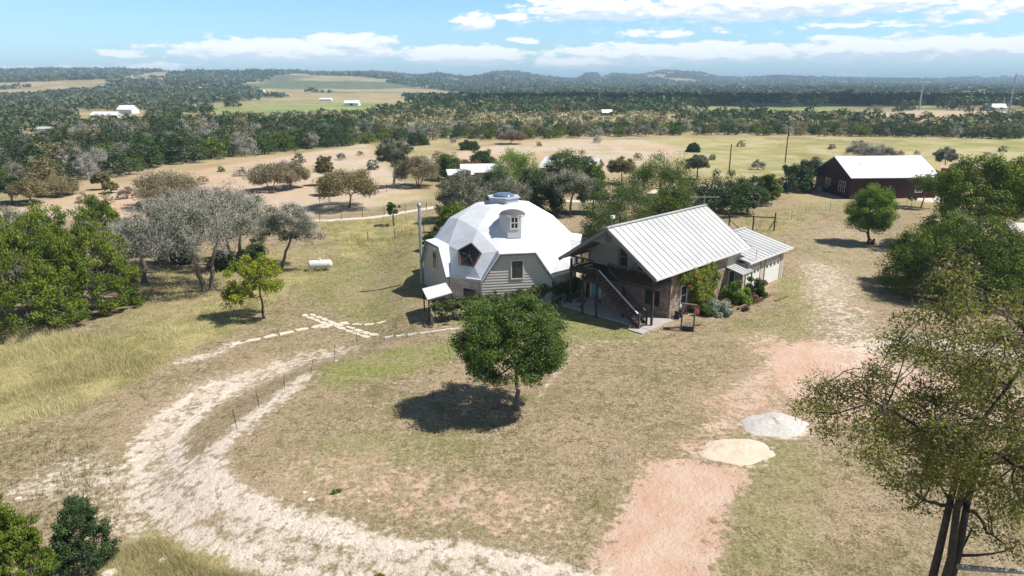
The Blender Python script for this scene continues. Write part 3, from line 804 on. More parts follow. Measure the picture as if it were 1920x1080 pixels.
# chimney pipe by the left dormer
fl_ = DA - radians(72); Nl = Vector((cos(fl_), sin(fl_), 0)); Ul = Vector((-sin(fl_), cos(fl_), 0))
cpz = Nl * (mw + .18) - Ul * (hw + .12)
ch_ = MB(); ch_.tube([(cpz.x, cpz.y, -.8), (cpz.x, cpz.y, 7.0)], .135, 12); ch_.tube([(cpz.x, cpz.y, 7.0), (cpz.x, cpz.y, 7.05), (cpz.x, cpz.y, 7.3), (cpz.x, cpz.y, 7.38)], [.13, .19, .19, .08], 12)
for z in (2.2, 4.4, 6.2): ch_.tube([(cpz.x, cpz.y, z), (cpz.x, cpz.y, z + .05)], .15, 12)
ch_.build('chimney_pipe', GALV, dome)
# little lean-to porch at the left
pq = [Vector((*G0(*q, 1.95), 0)) for q in ((836, 535), (848, 553.5), (801.5, 560.5), (791.5, 540.5))]
por = empty('porch', (pq[2].x, pq[2].y, 0), 0, 'small white lean-to porch on thin posts at the left foot of the dome', 'porch')
pm = MB(); pv = [Vector((q.x - pq[2].x, q.y - pq[2].y, z)) for q, z in zip(pq, (2.12, 2.12, 1.86, 1.86))]
pm.add([*pv, *[v + Vector((0, 0, .06)) for v in pv]], [(3, 2, 1, 0), (4, 5, 6, 7), (0, 1, 5, 4), (1, 2, 6, 5), (2, 3, 7, 6), (3, 0, 4, 7)])
pm.build('roof', mat('porch_roof_steel', (.66, .65, .62), (.58, .57, .55), .5, 2), por)
for v in (pv[2], pv[3], pv[1]):
    x, y = (v.x * .94 + .06 * pv[0].x, v.y * .94 + .06 * pv[0].y); MB().box(x - .05, x + .05, y - .05, y + .05, -1.0, v.z - .002).build('post', WOOD_D, por)
MB().beam(pv[2] * .96 + pv[1] * .04 - Vector((0, 0, .06)), pv[1] * .96 + pv[2] * .04 - Vector((0, 0, .06)), .06, .1).build('beam', WOOD_D, por)

# ------------------------------------------------------------------ two storey gable house
HT = -.784; HO = Vector((10.363, 48.039, 0)); HW, HL = 9.252, 14.5
HA = Vector((cos(HT), sin(HT), 0)); HB = Vector((-sin(HT), cos(HT), 0))
house = empty('gable_house', HO, HT, 'two storey brick house with pale standing seam gable roof and dark timber balcony', 'house')
# local frame: x = -s (s from right eave), y = t (back from the gable eave)
sx = lambda s: -s
ZE, ZR = 3.93, 7.02; sl_ = (ZR - ZE) / (HW / 2)
zroof = lambda s: ZE + sl_ * (HW / 2 - abs(s - HW / 2))


def seam_roof(root, s0, s1, sm_, z0, zm, t0, t1, pitch=.42, name='roof', m=SEAM, th=.09, rib=.035, fasc=TRIM_W, up=1):
    """gable roof: slopes s0..sm and sm..s1 with raised seams and a fascia"""
    mb = MB()
    for sa, za, sb, zb in ((s0, z0, sm_, zm), (sm_, zm, s1, zm + (z0 - zm))):
        mb.add([(-sa, t0, za), (-sa, t1, za), (-sb, t1, zb), (-sb, t0, zb), (-sa, t0, za - th), (-sa, t1, za - th), (-sb, t1, zb - th), (-sb, t0, zb - th)],
               [(0, 1, 2, 3), (7, 6, 5, 4), (0, 4, 5, 1), (1, 5, 6, 2), (2, 6, 7, 3), (3, 7, 4, 0)])
    o = mb.build(name, m, root)
    rb = MB(); n = int(round((t1 - t0) / pitch))
    for i in range(n + 1):
        t = t0 + .03 + (t1 - t0 - .06) * i / n
        for sa, za, sb, zb in ((s0, z0, sm_, zm), (sm_, zm, s1, z0)):
            rb.beam((-sa, t, za + rib / 2), (-sb, t, zb + rib / 2), .028, rib, (0, 0, 1))
    rb.build('seams', mat('seam_shadowed_steel', (.30, .30, .29), (.26, .26, .25), .5, .5), o)  # darker than the sheet: the seams' shadow lines are put into the rib colour
    cap = MB(); cap.beam((-sm_, t0, zm + .05), (-sm_, t1, zm + .05), .3, .05); cap.build('ridge_cap', m, o)
    f = MB()
    f.beam((-s0 + .02, t0, z0 - .07), (-s0 + .02, t1, z0 - .07), .06, .14)
    f.beam((-s1 - .02, t0, z0 - .07), (-s1 - .02, t1, z0 - .07), .06, .14)
    f.build('gutter', fasc, root)
    return o


seam_roof(house, 0, HW, HW / 2, ZE, ZR, 0, HL, .72)
for t in (-.015, HL + .015):
    bf = MB()
    for s_a, s_b in ((-.02, HW / 2), (HW / 2, HW + .02)):
        za, zb = (ZE, ZR) if s_a < 1 else (ZR, ZE)
        bf.beam((-s_a, t, za - .13), (-s_b, t, zb - .13), .03, .26)
    bf.build('bargeboard', OLIVE, house)
# front truss infill with a louvred vent
zi = 5.72; si = HW / 2 - (ZR - .12 - zi) / sl_
MB().add([(-si, .32, zi), (-(HW - si), .32, zi), (-HW / 2, .32, ZR - .13), (-si, .38, zi), (-(HW - si), .38, zi), (-HW / 2, .38, ZR - .13)],
         [(0, 1, 2), (5, 4, 3), (0, 3, 4, 1), (1, 4, 5, 2), (2, 5, 3, 0)]).build('gable_infill', OLIVE, house)
MB().box(-HW / 2 - .24, -HW / 2 + .24, .26, .318, zi + .12, zi + .85).build('vent', TRIM_D, house)
sof = MB()
for s_a, s_b in ((.05, HW / 2 - .05), (HW / 2 + .05, HW - .05)):
    sof.add([(-s_a, .05, zroof(s_a) - .13), (-s_b, .05, zroof(s_b) - .13), (-s_b, 3.02, zroof(s_b) - .13), (-s_a, 3.02, zroof(s_a) - .13)], [(0, 1, 2, 3)])
sof.build('soffit', OLIVE, house)
S0, S1, TF, TB = .6, 8.65, 3.05, 13.9
# brick body: lower storey up to the deck, and side walls to the eaves
bw_ = MB()
def wall(mb, s0, s1, t0, t1, z0, z1): mb.box(-s1, -s0, t0, t1, z0, z1)
wz = zroof(S0) - .14
wall(bw_, S0, S0 + .2, TF, 11.6, -.2, wz); wall(bw_, S0 + .2, S1 - .2, TF, TF + .2, -.2, 3.0); wall(bw_, S1 - .2, S1, TF, TB, -.2, wz)
wall(bw_, S0, S0 + .2, 11.6, TB, -.2, 2.55)
bw_.build('brick_wall', BRICK, house)
cw = MB()
wall(cw, S0 + .003, S0 + .2, 11.6, TB, 2.55, wz); board_wall(cw, (-S0 + .004, 0, 0), (0, 1, 0), (1, 0, 0), 2.55, wz, lambda z: 11.6, lambda z: TB, .22, .014)
gl = lambda z: max(S0 + .2, HW / 2 - (ZR - .2 - z) / sl_); gr = lambda z: min(S1 - .2, HW / 2 + (ZR - .2 - z) / sl_)
cw.build('siding_wall', CREAM, house, recalc=False); cw = MB()
board_wall(cw, (0, TF + .02, 0), (-1, 0, 0), (0, -1, 0), 3.16, ZR - .3, gl, gr, .24, .006)
cw.build('siding_wall', CREAM, house, recalc=False); cw = MB()
board_wall(cw, (0, TB, 0), (-1, 0, 0), (0, 1, 0), -.2, ZR - .3, lambda z: S0 + .01 if z < wz - .1 else gl(z), lambda z: S1 - .01 if z < wz - .1 else gr(z), .24, .012)
cw.build('siding_wall', CREAM, house, recalc=False)
# corner boards, door and windows
SU, SN = Vector((0, 1, 0)), Vector((1, 0, 0))
for t, z0, w, h in ((4.9, .85, .85, 1.45), (9.45, .75, .9, 1.5)):
    f = window(house, (-S0 + .012, t, z0), SU, SN, w, h, TRIM_W, (1, 2), .08)
    MB().box(-S0, -S0 + .10, t - w / 2 - .12, t + w / 2 + .12, z0 - .2, z0 - .12).build('sill', CONC, f)
FU, FN = Vector((-1, 0, 0)), Vector((0, -1, 0))
window(house, (-2.2, TF - .004, .85), FU, FN, 1.3, 1.15, TRIM_D, (2, 1), .07)
window(house, (-3.0, TF + .005, 3.95), FU, FN, .8, .8, TRIM_D, (1, 2), .06)


def door(root, O, U, N, w, h, m, panes=None, frame=TRIM_W):
    O, U, N = Vector(O), Vector(U), Vector(N); Z = Vector((0, 0, 1))
    d = MB(); d.beam(O + Z * .02 + N * .02, O + Z * h + N * .02, w, .05, N); o = d.build('door', m, root)
    f = MB(); f.beam(O - U * (w / 2 + .05), O - U * (w / 2 + .05) + Z * (h + .08), .1, .12, N); f.beam(O + U * (w / 2 + .05), O + U * (w / 2 + .05) + Z * (h + .08), .1, .12, N)
    f.beam(O - U * (w / 2) + Z * (h + .05), O + U * (w / 2) + Z * (h + .05), .1, .12, N); f.build('door_frame', frame, o)
    if panes:
        nx_, nz_ = panes; p = MB(); pw, ph = (w - .3) / nx_, (h - .5) / nz_
        for i in range(nx_):
            for j in range(nz_):
                c = O + U * (-w / 2 + .15 + pw * (i + .5)) + Z * (.3 + ph * (j + .5)) + N * .048; q = [c + U * a * pw * .4 + Z * b_ * ph * .42 for a, b_ in ((-1, -1), (1, -1), (1, 1), (-1, 1))]; p.add(q, [(0, 1, 2, 3)])
        p.build('pane', GLASS, o)
    h_ = MB(); c = O + U * (w / 2 - .09) + Z * 1.0 + N * .05; h_.tube([c, c + N * .05], .025, 8); h_.build('handle', GALV, o)
    return o


TEAL = mat('teal_door_paint', (.16, .36, .38), (.13, .31, .33), .55, 3)
door(house, (-7.75, TF - .02, .12), FU, FN, .9, 2.05, TEAL)
door(house, (-5.05, TF - .0, 3.18), FU, FN, .9, 2.0, mat('brown_glazed_door', (.36, .17, .10), None, .6), (3, 2))
door(house, (-S0 + .02, 12.45, .05), SU, SN, .9, 2.05, mat('dark_screen_door', (.05, .045, .04), None, .6), (1, 1))
mb = MB(); mb.box(-5.62, -5.52, TF - .06, TF - .01, 3.18, 5.85); mb.build('downpipe', OLIVE, house)
# side door canopy on brackets
cn = MB(); cn.add([(-S0, 11.4, 2.62), (-S0, 13.4, 2.62), (-S0 + 1.55, 13.4, 2.25), (-S0 + 1.55, 11.4, 2.25), (-S0, 11.4, 2.56), (-S0, 13.4, 2.56), (-S0 + 1.55, 13.4, 2.19), (-S0 + 1.55, 11.4, 2.19)],
                  [(0, 1, 2, 3), (7, 6, 5, 4), (0, 4, 5, 1), (1, 5, 6, 2), (2, 6, 7, 3), (3, 7, 4, 0)])
cno = cn.build('canopy', SEAM, house)
cr_ = MB()
for i in range(6): t = 11.42 + i * .392; cr_.beam((-S0, t, 2.64), (-S0 + 1.55, t, 2.27), .03, .03)
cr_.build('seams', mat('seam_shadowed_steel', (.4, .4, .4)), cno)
ck = MB()
for t in (11.5, 13.3): ck.beam((-S0 + 1.45, t, 2.17), (-S0 + 1.45, t, -.2), .08, .08)
ck.beam((-S0 + 1.5, 11.4, 2.13), (-S0 + 1.5, 13.4, 2.13), .05, .1); ck.build('canopy_posts', TRIM_D, cno)
# the garage wing behind
gs0, gs1, gm_, gz0, gzm, gt0, gt1 = -.65, 9.2, 4.2, 2.85, 4.0, 13.2, 21.7
gw = MB(); wall(gw, -.1, .1, 13.3, 21.0, -.3, 2.68); wall(gw, 8.5, 8.7, TB, 21.0, -.3, 2.7)
board_wall(gw, (0, 21.0, 0), (-1, 0, 0), (0, 1, 0), -.2, 3.85, lambda z: -.1 if z < 2.7 else -.1 + (z - 2.7) * 3.7, lambda z: 8.7 if z < 2.7 else 8.7 - (z - 2.7) * 3.9, .24, .012)
gw.build('garage_wall', CREAM, house, recalc=False)
seam_roof(house, gs0, gs1, gm_, gz0, gzm, gt0, gt1, .72, 'garage_roof')
mb = MB(); mb.box(-9.0, .1, 13.25, 13.3, -.2, 2.7); mb.build('garage_wall', CREAM, house)
GDW = mat('white_garage_door', (.72, .70, .67), (.68, .66, .63), .6, 2)
for t0, t1 in ((13.75, 16.3), (17.35, 20.3)):
    gd = MB(); nzp = 4
    for j in range(nzp): gd.box(.1, .13, t0, t1, -.28 + j * .58, -.28 + j * .58 + .565)
    gdo = gd.build('garage_door', GDW, house); n = 4; pn_ = MB()
    for i in range(n): c = t0 + (t1 - t0) * (i + .5) / n; MB().box(.128, .136, c - .19, c + .19, 1.5, 1.78).build('pane', GLASS, gdo)
    for t in (t0 - .06, t1 + .06): MB().box(.1, .15, t - .05, t + .05, -.28, 2.62).build('trim', mat('brown_trim', (.26, .22, .18), None, .7), gdo)
tm = MB(); tm.box(.08, .13, 20.88, 21.02, -.3, 2.68); tm.build('corner_board', TRIM_W, house)
# deck, posts, railings
DK = 3.0
dk = MB()
for i in range(16):
    t = .66 + i * .15; dk.box(-S1, -S0, t, t + .142, DK + .10, DK + .15)
dko = dk.build('deck_floor', WOOD_D, house)
bm_ = MB(); bm_.box(-S1 - .02, -S0 + .02, .60, .655, DK - .15, DK + .14); bm_.box(-S1 - .02, -S1 + .03, .66, TF, DK - .15, DK + .14); bm_.box(-S0 - .03, -S0 + .02, .66, TF - .02, DK - .15, DK + .14)
for i in range(1, 16): s_ = S0 + (S1 - S0) * i / 16; bm_.box(-s_ - .02, -s_ + .02, .66, TF - .02, DK - .1, DK + .095)
bm_.build('deck_frame', WOOD_D, house)
for s_, t, zt in ((S0 + .07, .75, 3.85), (S1 - .07, .75, 3.85), (S1 - .07, 2.9, DK), (3.3, .75, DK - .15), (5.9, .75, DK - .15)):
    MB().box(-s_ - .075, -s_ + .075, t - .075, t + .075, -.3, zt).build('post', WOOD_D, house)


def railing(root, a, b_, zb, h=.95, gap=.13, name='railing', top=WOOD_D, topw=.11):
    a, b_ = Vector(a), Vector(b_); L = (b_ - a).length; n = int(L / gap); m_ = MB()
    for i in range(n + 1):
        p = a.lerp(b_, i / n); m_.box(p.x - .019, p.x + .019, p.y - .019, p.y + .019, p.z + .06, p.z + h)
    m_.beam(a + Vector((0, 0, h - .05)), b_ + Vector((0, 0, h - .05)), .045, .09)
    m_.beam(a + Vector((0, 0, .1)), b_ + Vector((0, 0, .1)), .045, .08)
    o = m_.build(name, WOOD_D, root)
    MB().beam(a + Vector((0, 0, h + .015)), b_ + Vector((0, 0, h + .015)), topw, .04).build('handrail', top, o)
    return o


RG = mat('worn_rail', (.16, .13, .11), (.11, .09, .08), .7, 4)
railing(house, (-S0 - .08, .7, DK + .15), (-4.85, .7, DK + .15), 0, top=RG)
railing(house, (-6.35, .7, DK + .15), (-S1 + .05, .7, DK + .15), 0, top=RG)
railing(house, (-S1 + .04, .75, DK + .15), (-S1 + .04, TF - .1, DK + .15), 0, top=RG)
railing(house, (-S0 - .04, .75, DK + .15), (-S0 - .04, TF - .1, DK + .15), 0, top=RG)
# the stair: landing, stringers, treads, railings
LZ = 2.8; to, ti = -.42, .55
WR = mat('sunbleached_rail', (.62, .60, .57), (.52, .50, .47), .6, 4)
ld = MB()
for i in range(6): ld.box(-6.3, -4.85, to + i * .165, to + i * .165 + .155, LZ + .0, LZ + .05)
ld.box(-6.32, -4.83, to - .03, to, LZ - .2, LZ + .04); ld.box(-6.32, -6.28, to, ti, LZ - .2, LZ - .002)
ld.build('landing', WOOD_D, house)
for s_ in (6.28, 4.9):
    MB().box(-s_ - .06, -s_ + .06, to - .15, to - .03, -.4, LZ + .95).build('post', WOOD_D, house)
sa, sb, zb_ = 4.85, 1.05, .12
stg = MB()
for t in (to + .02, ti - .02): stg.beam((-sa, t, LZ - .12), (-sb, t, zb_ - .05), .05, .28)
sto = stg.build('stringer', WOOD_D, house)
nst = 14; trd = MB()
for i in range(nst): k = (i + .5) / nst; s_ = sa + (sb - sa) * k; z = LZ + (zb_ - LZ) * k; trd.box(-s_ - .02, -s_ + .26, to + .05, ti - .05, z, z + .045)
trd.build('treads', mat('worn_treads', (.15, .11, .09), (.10, .08, .065), .85, 4), house)
railing(house, (-6.3, to - .0, LZ + .05), (-4.9, to - .0, LZ + .05), 0, top=RG)
railing(house, (-4.85, to, LZ + .02), (-sb, to, zb_ + .05), 0, top=WR, topw=.14)
railing(house, (-4.7, ti, LZ + .02), (-sb, ti, zb_ + .05), 0, top=RG)
railing(house, (-6.3, to, LZ + .05), (-6.3, ti, LZ + .05), 0, top=WR)
for t in (to, ti): MB().box(-sb - .0, -sb + .13, t - .06, t + .06, -.3, 1.25).build('newel_post', mat('stair_post', (.10, .07, .055), None, .8), house)
# antennas
an = MB(); ax, ay = -HW / 2 - .15, .5; an.tube([(ax + .3, ay, ZR - .6), (ax + .3, ay, ZR + .75)], .022, 6); an.build('antenna_mast', GALV, house)
MB().box(ax + .2, ax + .46, ay - .12, ay + .12, ZR + .7, ZR + .92).build('weather_sensor', TRIM_W, house)
ta_ = MB(); ay = HL - .35; zz = ZR + .75; ta_.tube([(-HW / 2, ay, ZR - .1), (-HW / 2, ay, zz + .2)], .025, 6); ta_.tube([(-HW / 2 - .9, ay - .9, zz), (-HW / 2 + .9, ay + .9, zz)], .02, 5)
for i in range(9):
    k = -1 + i * .25; w = .75 - .04 * i; cx_, cy_ = -HW / 2 + .9 * k, ay + .9 * k; ta_.tube([(cx_ - w, cy_ + w, zz + .02), (cx_ + w, cy_ - w, zz + .02)], .012, 4)
ta_.build('tv_antenna', GALV, house)
MB().tube([(-gs0 - .08, HL - .1, 3.85), (-gs0 - .08, HL - .1, 2.9)], .035, 6).build('downpipe', TRIM_W, house)

HM = Matrix.Translation(HO) @ Matrix.Rotation(HT, 4, 'Z')
def HP(s, t, z=0.): return HM @ Vector((-s, t, z))
pat = MB(); pat.box(-S1 - .35, -S0 + .4, -.15, TF, -.3, .08); pat.box(-1.5, -.2, -1.1, -.155, -.3, .05)
po = pat.build('patio', CONC, None, bevel=.01); po.matrix_world = HM; tag(po, kind='structure')

# things on the patio
def chair(s, t, rz, label, m):
    r = empty('patio_chair', HP(s, t, .08), HT + rz, label, 'chair'); r_ = m
    q = MB(); q.box(-.24, .24, -.24, .24, .40, .44); q.build('seat', r_, r); q = MB(); q.box(-.24, .24, .22, .25, .5, .92); q.build('backrest', r_, r)
    for x in (-.22, .22):
        for y in (-.22, .22): MB().box(x - .018, x + .018, y - .018, y + .018, 0, .93 if y > 0 else .62).build('leg', r_, r)
    for x in (-.24, .24): MB().box(x - .025, x + .025, -.24, .24, .62, .645).build('armrest', r_, r)
METAL_D = mat('dark_patio_metal', (.035, .033, .035), None, .5)
chair(6.5, 1.7, 2.4, 'dark metal patio chair under the balcony near the teal door', METAL_D)
chair(4.5, 2.2, 3.3, 'dark patio chair behind the timber stair', METAL_D)
tb2 = empty('patio_table', HP(7.3, .55, .08), HT, 'low round dark table on the patio in front of the teal door', 'table')
MB().lathe([(.38, .48), (.40, .50), (.40, .53), (.02, .54)], (0, 0, 0), 20).build('tabletop', METAL_D, tb2); MB().lathe([(.2, 0), (.03, .05), (.03, .48)], (0, 0, 0), 10).build('pedestal', METAL_D, tb2)
lg = empty('lounge_chair', HP(3.3, 2.0, DK + .15), HT, 'dark chair on the upper balcony beside the glazed door', 'chair')
MB().box(-.3, .3, -.3, .3, .36, .44).build('seat', METAL_D, lg); q = MB()
q.tube([(.32 * cos(a), .28, .5 + .45 * sin(a)) for a in np.linspace(0, pi, 9)], .03, 6); q.build('backrest', METAL_D, lg)
for x, y in ((-.26, -.26), (.26, -.26), (-.26, .26), (.26, .26)): MB().box(x - .02, x + .02, y - .02, y + .02, 0, .36).build('leg', METAL_D, lg)
bt = empty('balcony_table', HP(2.2, 1.8, DK + .15), HT, 'dark table on the upper balcony under the sloping eave', 'table')
MB().box(-.6, .6, -.35, .35, .7, .74).build('tabletop', METAL_D, bt)
for x, y in ((-.55, -.3), (.55, -.3), (-.55, .3), (.55, .3)): MB().box(x - .02, x + .02, y - .02, y + .02, 0, .7).build('leg', METAL_D, bt)
# hose reel by the brick corner
hr_ = empty('hose_reel', HP(.25, 3.85, 0), HT, 'green garden hose coiled on a reel against the sunny brick wall', 'hose reel')
q = MB(); q.tube([(-.0, .30 * cos(a) * (1 - .02 * (i % 3)), .45 + .30 * sin(a) * (1 - .02 * (i % 3))) for i, a in enumerate(np.linspace(0, 8 * pi, 80))], .028, 6); q.build('hose', mat('dark_green_hose', (.05, .13, .09), None, .5), hr_)
q = MB(); q.box(-.18, .18, -.06, .06, .38, .5); q.box(-.2, .2, -.30, -.26, 0, .62); q.box(-.2, .2, .26, .30, 0, .62); q.build('stand', mat('black_plastic', (.03, .03, .03), None, .5), hr_)

# ------------------------------------------------------------------ dark red house on the right
BT = -1.506; BW_, BL_, BZE, BZR = 11.681, 14.636, 3.63, 6.384
BO = Vector((52.617, 108.172, T(52.6, 108.2) - .25))
red = empty('red_house', BO, BT, 'dark red metal house with bright white gable roof, raised on posts at its left end', 'house')
REDM = mat('oxblood_ribbed_steel', (.062, .018, .017), (.048, .015, .014), .5, 1.5)
WROOF = mat('bright_white_metal_roof', (.82, .83, .85), (.78, .79, .81), .45, .8)
bsl = (BZR - BZE) / (BW_ / 2); bz = lambda s: BZE + bsl * (BW_ / 2 - abs(s - BW_ / 2)) - .1
q = MB()
def gable(mb, t, z0, flip):
    mb.add([(-.3, t, z0), (-.3, t, bz(.3)), (-BW_ / 2, t, bz(BW_ / 2)), (-BW_ + .3, t, bz(.3)), (-BW_ + .3, t, z0)], [(0, 1, 2, 3, 4)])
gable(q, .25, -.0, 0); gable(q, BL_ - .25, 0, 1)
for s_ in (.3, BW_ - .3): q.add([(-s_, .25, 0), (-s_, BL_ - .25, 0), (-s_, BL_ - .25, bz(.3)), (-s_, .25, bz(.3))], [(0, 1, 2, 3)])
q.add([(-.3, .25, 0.01), (-BW_ + .3, .25, 0.01), (-BW_ + .3, BL_ - .25, 0.01), (-.3, BL_ - .25, 0.01)], [(0, 1, 2, 3)])
q.build('wall', REDM, red, recalc=False)
rb = MB()
for i in range(46): t = .4 + i * .305; rb.box(-.3, -.27, t, t + .05, .0, bz(.3) - .02)
for i in range(36):
    s_ = .45 + i * .305; rb.box(-s_ - .05, -s_, .225, .25, .0, bz(s_) - .06)
rb.build('ribs', REDM, red)
q = MB()
for sa, za, sb, zb in ((0, BZE, BW_ / 2, BZR), (BW_ / 2, BZR, BW_, BZE)):
    q.add([(-sa, 0, za), (-sa, BL_, za), (-sb, BL_, zb), (-sb, 0, zb), (-sa, 0, za - .1), (-sa, BL_, za - .1), (-sb, BL_, zb - .1), (-sb, 0, zb - .1)], [(0, 1, 2, 3), (7, 6, 5, 4), (0, 4, 5, 1), (1, 5, 6, 2), (2, 6, 7, 3), (3, 7, 4, 0)])
ro = q.build('roof', WROOF, red)
q = MB()
for i in range(49): t = .05 + i * .302; q.beam((0, t, BZE + .012), (-BW_ / 2, t, BZR + .012), .03, .03); q.beam((-BW_ / 2, t, BZR + .012), (-BW_, t, BZE + .012), .03, .03)
q.build('seams', WROOF, ro)
q = MB(); q.tube([(-3.2, 3, 5.1), (-3.2, 3, 5.45)], .06, 8); q.tube([(-3.0, 6.2, 5.0), (-3.0, 6.2, 5.3)], .05, 8); q.build('vent_pipe', GALV, ro)
for s_, w, h in ((7.6, .62, 1.55), (6.6, .45, 1.15), (3.3, .66, 1.6), (2.1, .66, 1.6)):
    window(red, (-s_, .22, 1.15 if h > 1.3 else 1.5), (-1, 0, 0), (0, -1, 0), w, h, TRIM_W, (1, 2) if h > 1.3 else (1, 3), .06)
window(red, (-.26, 11.4, 1.3), (0, 1, 0), (1, 0, 0), 1.1, 1.3, TRIM_W, (1, 2), .09)
for s_ in (BW_ - .5, 8.2): MB().box(-s_ - .1, -s_ + .1, .35, .55, -1.2, 0).build('post', WOOD_D, red)
MB().box(-5.5, -.5, .6, .8, -1.0, .0).build('skirting', REDM, red)
ac = empty('ac_unit', red.matrix_world @ Vector((0, 0, 0)), 0, 'grey air conditioner standing in the shade beside the dark red house', 'air conditioner')
bq = Matrix.Translation(BO) @ Matrix.Rotation(BT, 4, 'Z') @ Vector((-8.4, -.7, 0)); ac.location = (bq.x, bq.y, T(bq.x, bq.y)); ac.rotation_euler = (0, 0, BT)
MB().box(-.4, .4, -.4, .4, 0, .9).build('case', mat('ac_grey', (.30, .31, .31), None, .5), ac, bevel=.03); MB().lathe([(.32, .9), (.32, .93), (.1, .95)], (0, 0, 0), 16).build('fan_grille', METAL_D, ac)


def simple_house(name, px, py, rz, w, l, ze, zr, mw_, mr, label, cat='house', wins=0, eave=.3, open_=False, doors=0, door_m=None):
    q = G(px, py); r = empty(name, q, rz, label, cat); mb = MB()
    if open_:
        for x in np.linspace(-w / 2 + .1, w / 2 - .1, 5):
            for y in (-l / 2 + .1, l / 2 - .1): mb.box(x - .08, x + .08, y - .08, y + .08, -.5, ze)
        mb.box(-w / 2, w / 2, l / 2 - .12, l / 2, -.5, ze); mb.box(-w / 2, -w / 6, -l / 2, -l / 2 + .1, -.5, ze - .1)
    else:
        mb.add([(-w / 2, -l / 2, -.5), (w / 2, -l / 2, -.5), (w / 2, l / 2, -.5), (-w / 2, l / 2, -.5), (-w / 2, -l / 2, ze), (w / 2, -l / 2, ze), (w / 2, l / 2, ze), (-w / 2, l / 2, ze), (-w / 2, 0, zr - .08), (w / 2, 0, zr - .08)],
               [(0, 1, 5, 4), (2, 3, 7, 6), (1, 2, 6, 9, 5), (3, 0, 4, 8, 7)])
    mb.build('wall', mw_, r)
    rf = MB(); e = eave; k = (zr - ze) / (l / 2)
    for sg in (-1, 1):
        a = [(-w / 2 - e, sg * (l / 2 + e), ze - k * e), (w / 2 + e, sg * (l / 2 + e), ze - k * e), (w / 2 + e, 0, zr), (-w / 2 - e, 0, zr)]
        rf.add(a + [(x, y, z + .1) for x, y, z in a], [(0, 1, 2, 3), (7, 6, 5, 4), (0, 4, 5, 1), (1, 5, 6, 2), (2, 6, 7, 3), (3, 7, 4, 0)])
    rf.build('roof', mr, r)
    for i in range(wins):
        x = -w / 2 + w * (i + .5) / wins; window(r, (x, -l / 2 - .02, 1.0), (1, 0, 0), (0, -1, 0), w / wins * .35, 1.2, TRIM_W, (1, 1), .1)
    if doors:
        for i in range(doors): x = -w / 2 + w * (i + .5) / doors; MB().box(x - 1.2, x + 1.2, -l / 2 - .05, -l / 2 - .01, -.3, 2.3).build('door', door_m or TRIM_D, r)
    return r


TIN = mat('corrugated_tin', (.62, .60, .58), (.55, .47, .42), .45, 1.5, stretch=(1, 8, 1))
WH = mat('far_white_paint', (.74, .73, .71), (.68, .67, .65), .6, 1)
TANW = mat('far_tan_wall', (.42, .35, .28), None, .8, 1)
GRW = mat('far_green_wall', (.05, .14, .11), None, .8, 1)
REDR = mat('rust_red_paint', (.36, .10, .06), (.30, .085, .05), .7, 1)
REDT = mat('red_tiles', (.42, .14, .10), None, .8, 1)
# tin shed at the right edge
simple_house('tin_shed', 1935, 470, -.25, 5.5, 4.4, 2.3, 2.9, mat('tin_wall', (.40, .39, .38), None, .6, 2, stretch=(8, 1, 1)), TIN, 'small shed with corrugated tin roof at the right edge, behind the round juniper', 'shed')
# orange container behind the right trees
simple_house('rust_red_shed', 1806, 341, -.5, 7.5, 3.2, 2.5, 2.75, REDR, mat('faded_red_roof', (.62, .40, .33), None, .6, 1), 'small rust red flat-roofed shed to the right of the dark red house', 'shed')
simple_house('white_roof_shed', 903, 346, .12, 7.0, 6, 2.6, 3.6, TANW, WROOF, 'low building with white metal roof half hidden by trees left behind the dome', 'shed')
simple_house('white_roof_shed', 862, 349, .2, 4, 4, 2.3, 2.9, TANW, WROOF, 'tiny white-roofed shed among trees left of the low white-roofed building', 'shed')
simple_house('farm_house', 1073, 330, -.35, 10.5, 8, 1.9, 3.6, TANW, mat('grey_white_metal_roof', (.66, .67, .68), None, .5, 1), 'long house with pale metal roof behind the trees above the dome', 'house', 3)
def far_house(name, px, py, wpx, he, hr, rz, mw_, mr, label, cat='house', **k):
    q, s_ = scale_at(px, py); w = wpx * s_; return simple_house(name, px, py, rz, w, w * k.pop('asp', .55), he * s_, hr * s_, mw_, mr, label, cat, eave=w * .03, **k)
far_house('barn', 200, 221, 44, 6, 11, .05, WH, WROOF, 'large white metal barn beyond the dark wood, left of the paddock', 'barn', doors=2, door_m=TANW)
far_house('barn', 241, 213, 34, 8, 15, -.3, WH, WROOF, 'white gabled barn farthest back among three in the left distance', 'barn')
far_house('open_barn', 103, 250, 52, 9, 12, .04, WH, mat('grey_barn_roof', (.5, .5, .5), None, .5, 1), 'long open-fronted grey barn beside a tan paddock in the left distance', 'barn', open_=True, asp=.4)
far_house('white_barn', 661, 198, 27, 5, 9, -.12, WH, WROOF, 'white barn standing alone on the green field left of centre', 'barn', doors=1, door_m=GRW)
far_house('white_barn', 612, 189, 22, 3, 5, 0, WH, WROOF, 'far white barn at the back edge of the pale field', 'barn')
far_house('farm_house', 324, 206, 26, 4, 8, .2, WH, WROOF, 'small white farmhouse beside the pale field, right of the gabled barn')
far_house('farm_house', 14, 226, 32, 5, 9, 0, TANW, WROOF, 'pale farmhouse among trees at the far left edge', wins=3)
far_house('green_shed', 1137, 217, 20, 6, 11, .2, GRW, WROOF, 'small green shed with white roof in the brush below the dark wood', 'shed')
far_house('pink_shed', 1057, 221, 11, 4, 7, .2, mat('pinkish_wall', (.45, .28, .24), None, .8), TANW, 'small pinkish shed in the brush left of the green shed', 'shed')
far_house('farm_house', 1419, 188, 20, 3, 6, 0, WH, WROOF, 'white farmhouse behind the dark tree row, right of centre')
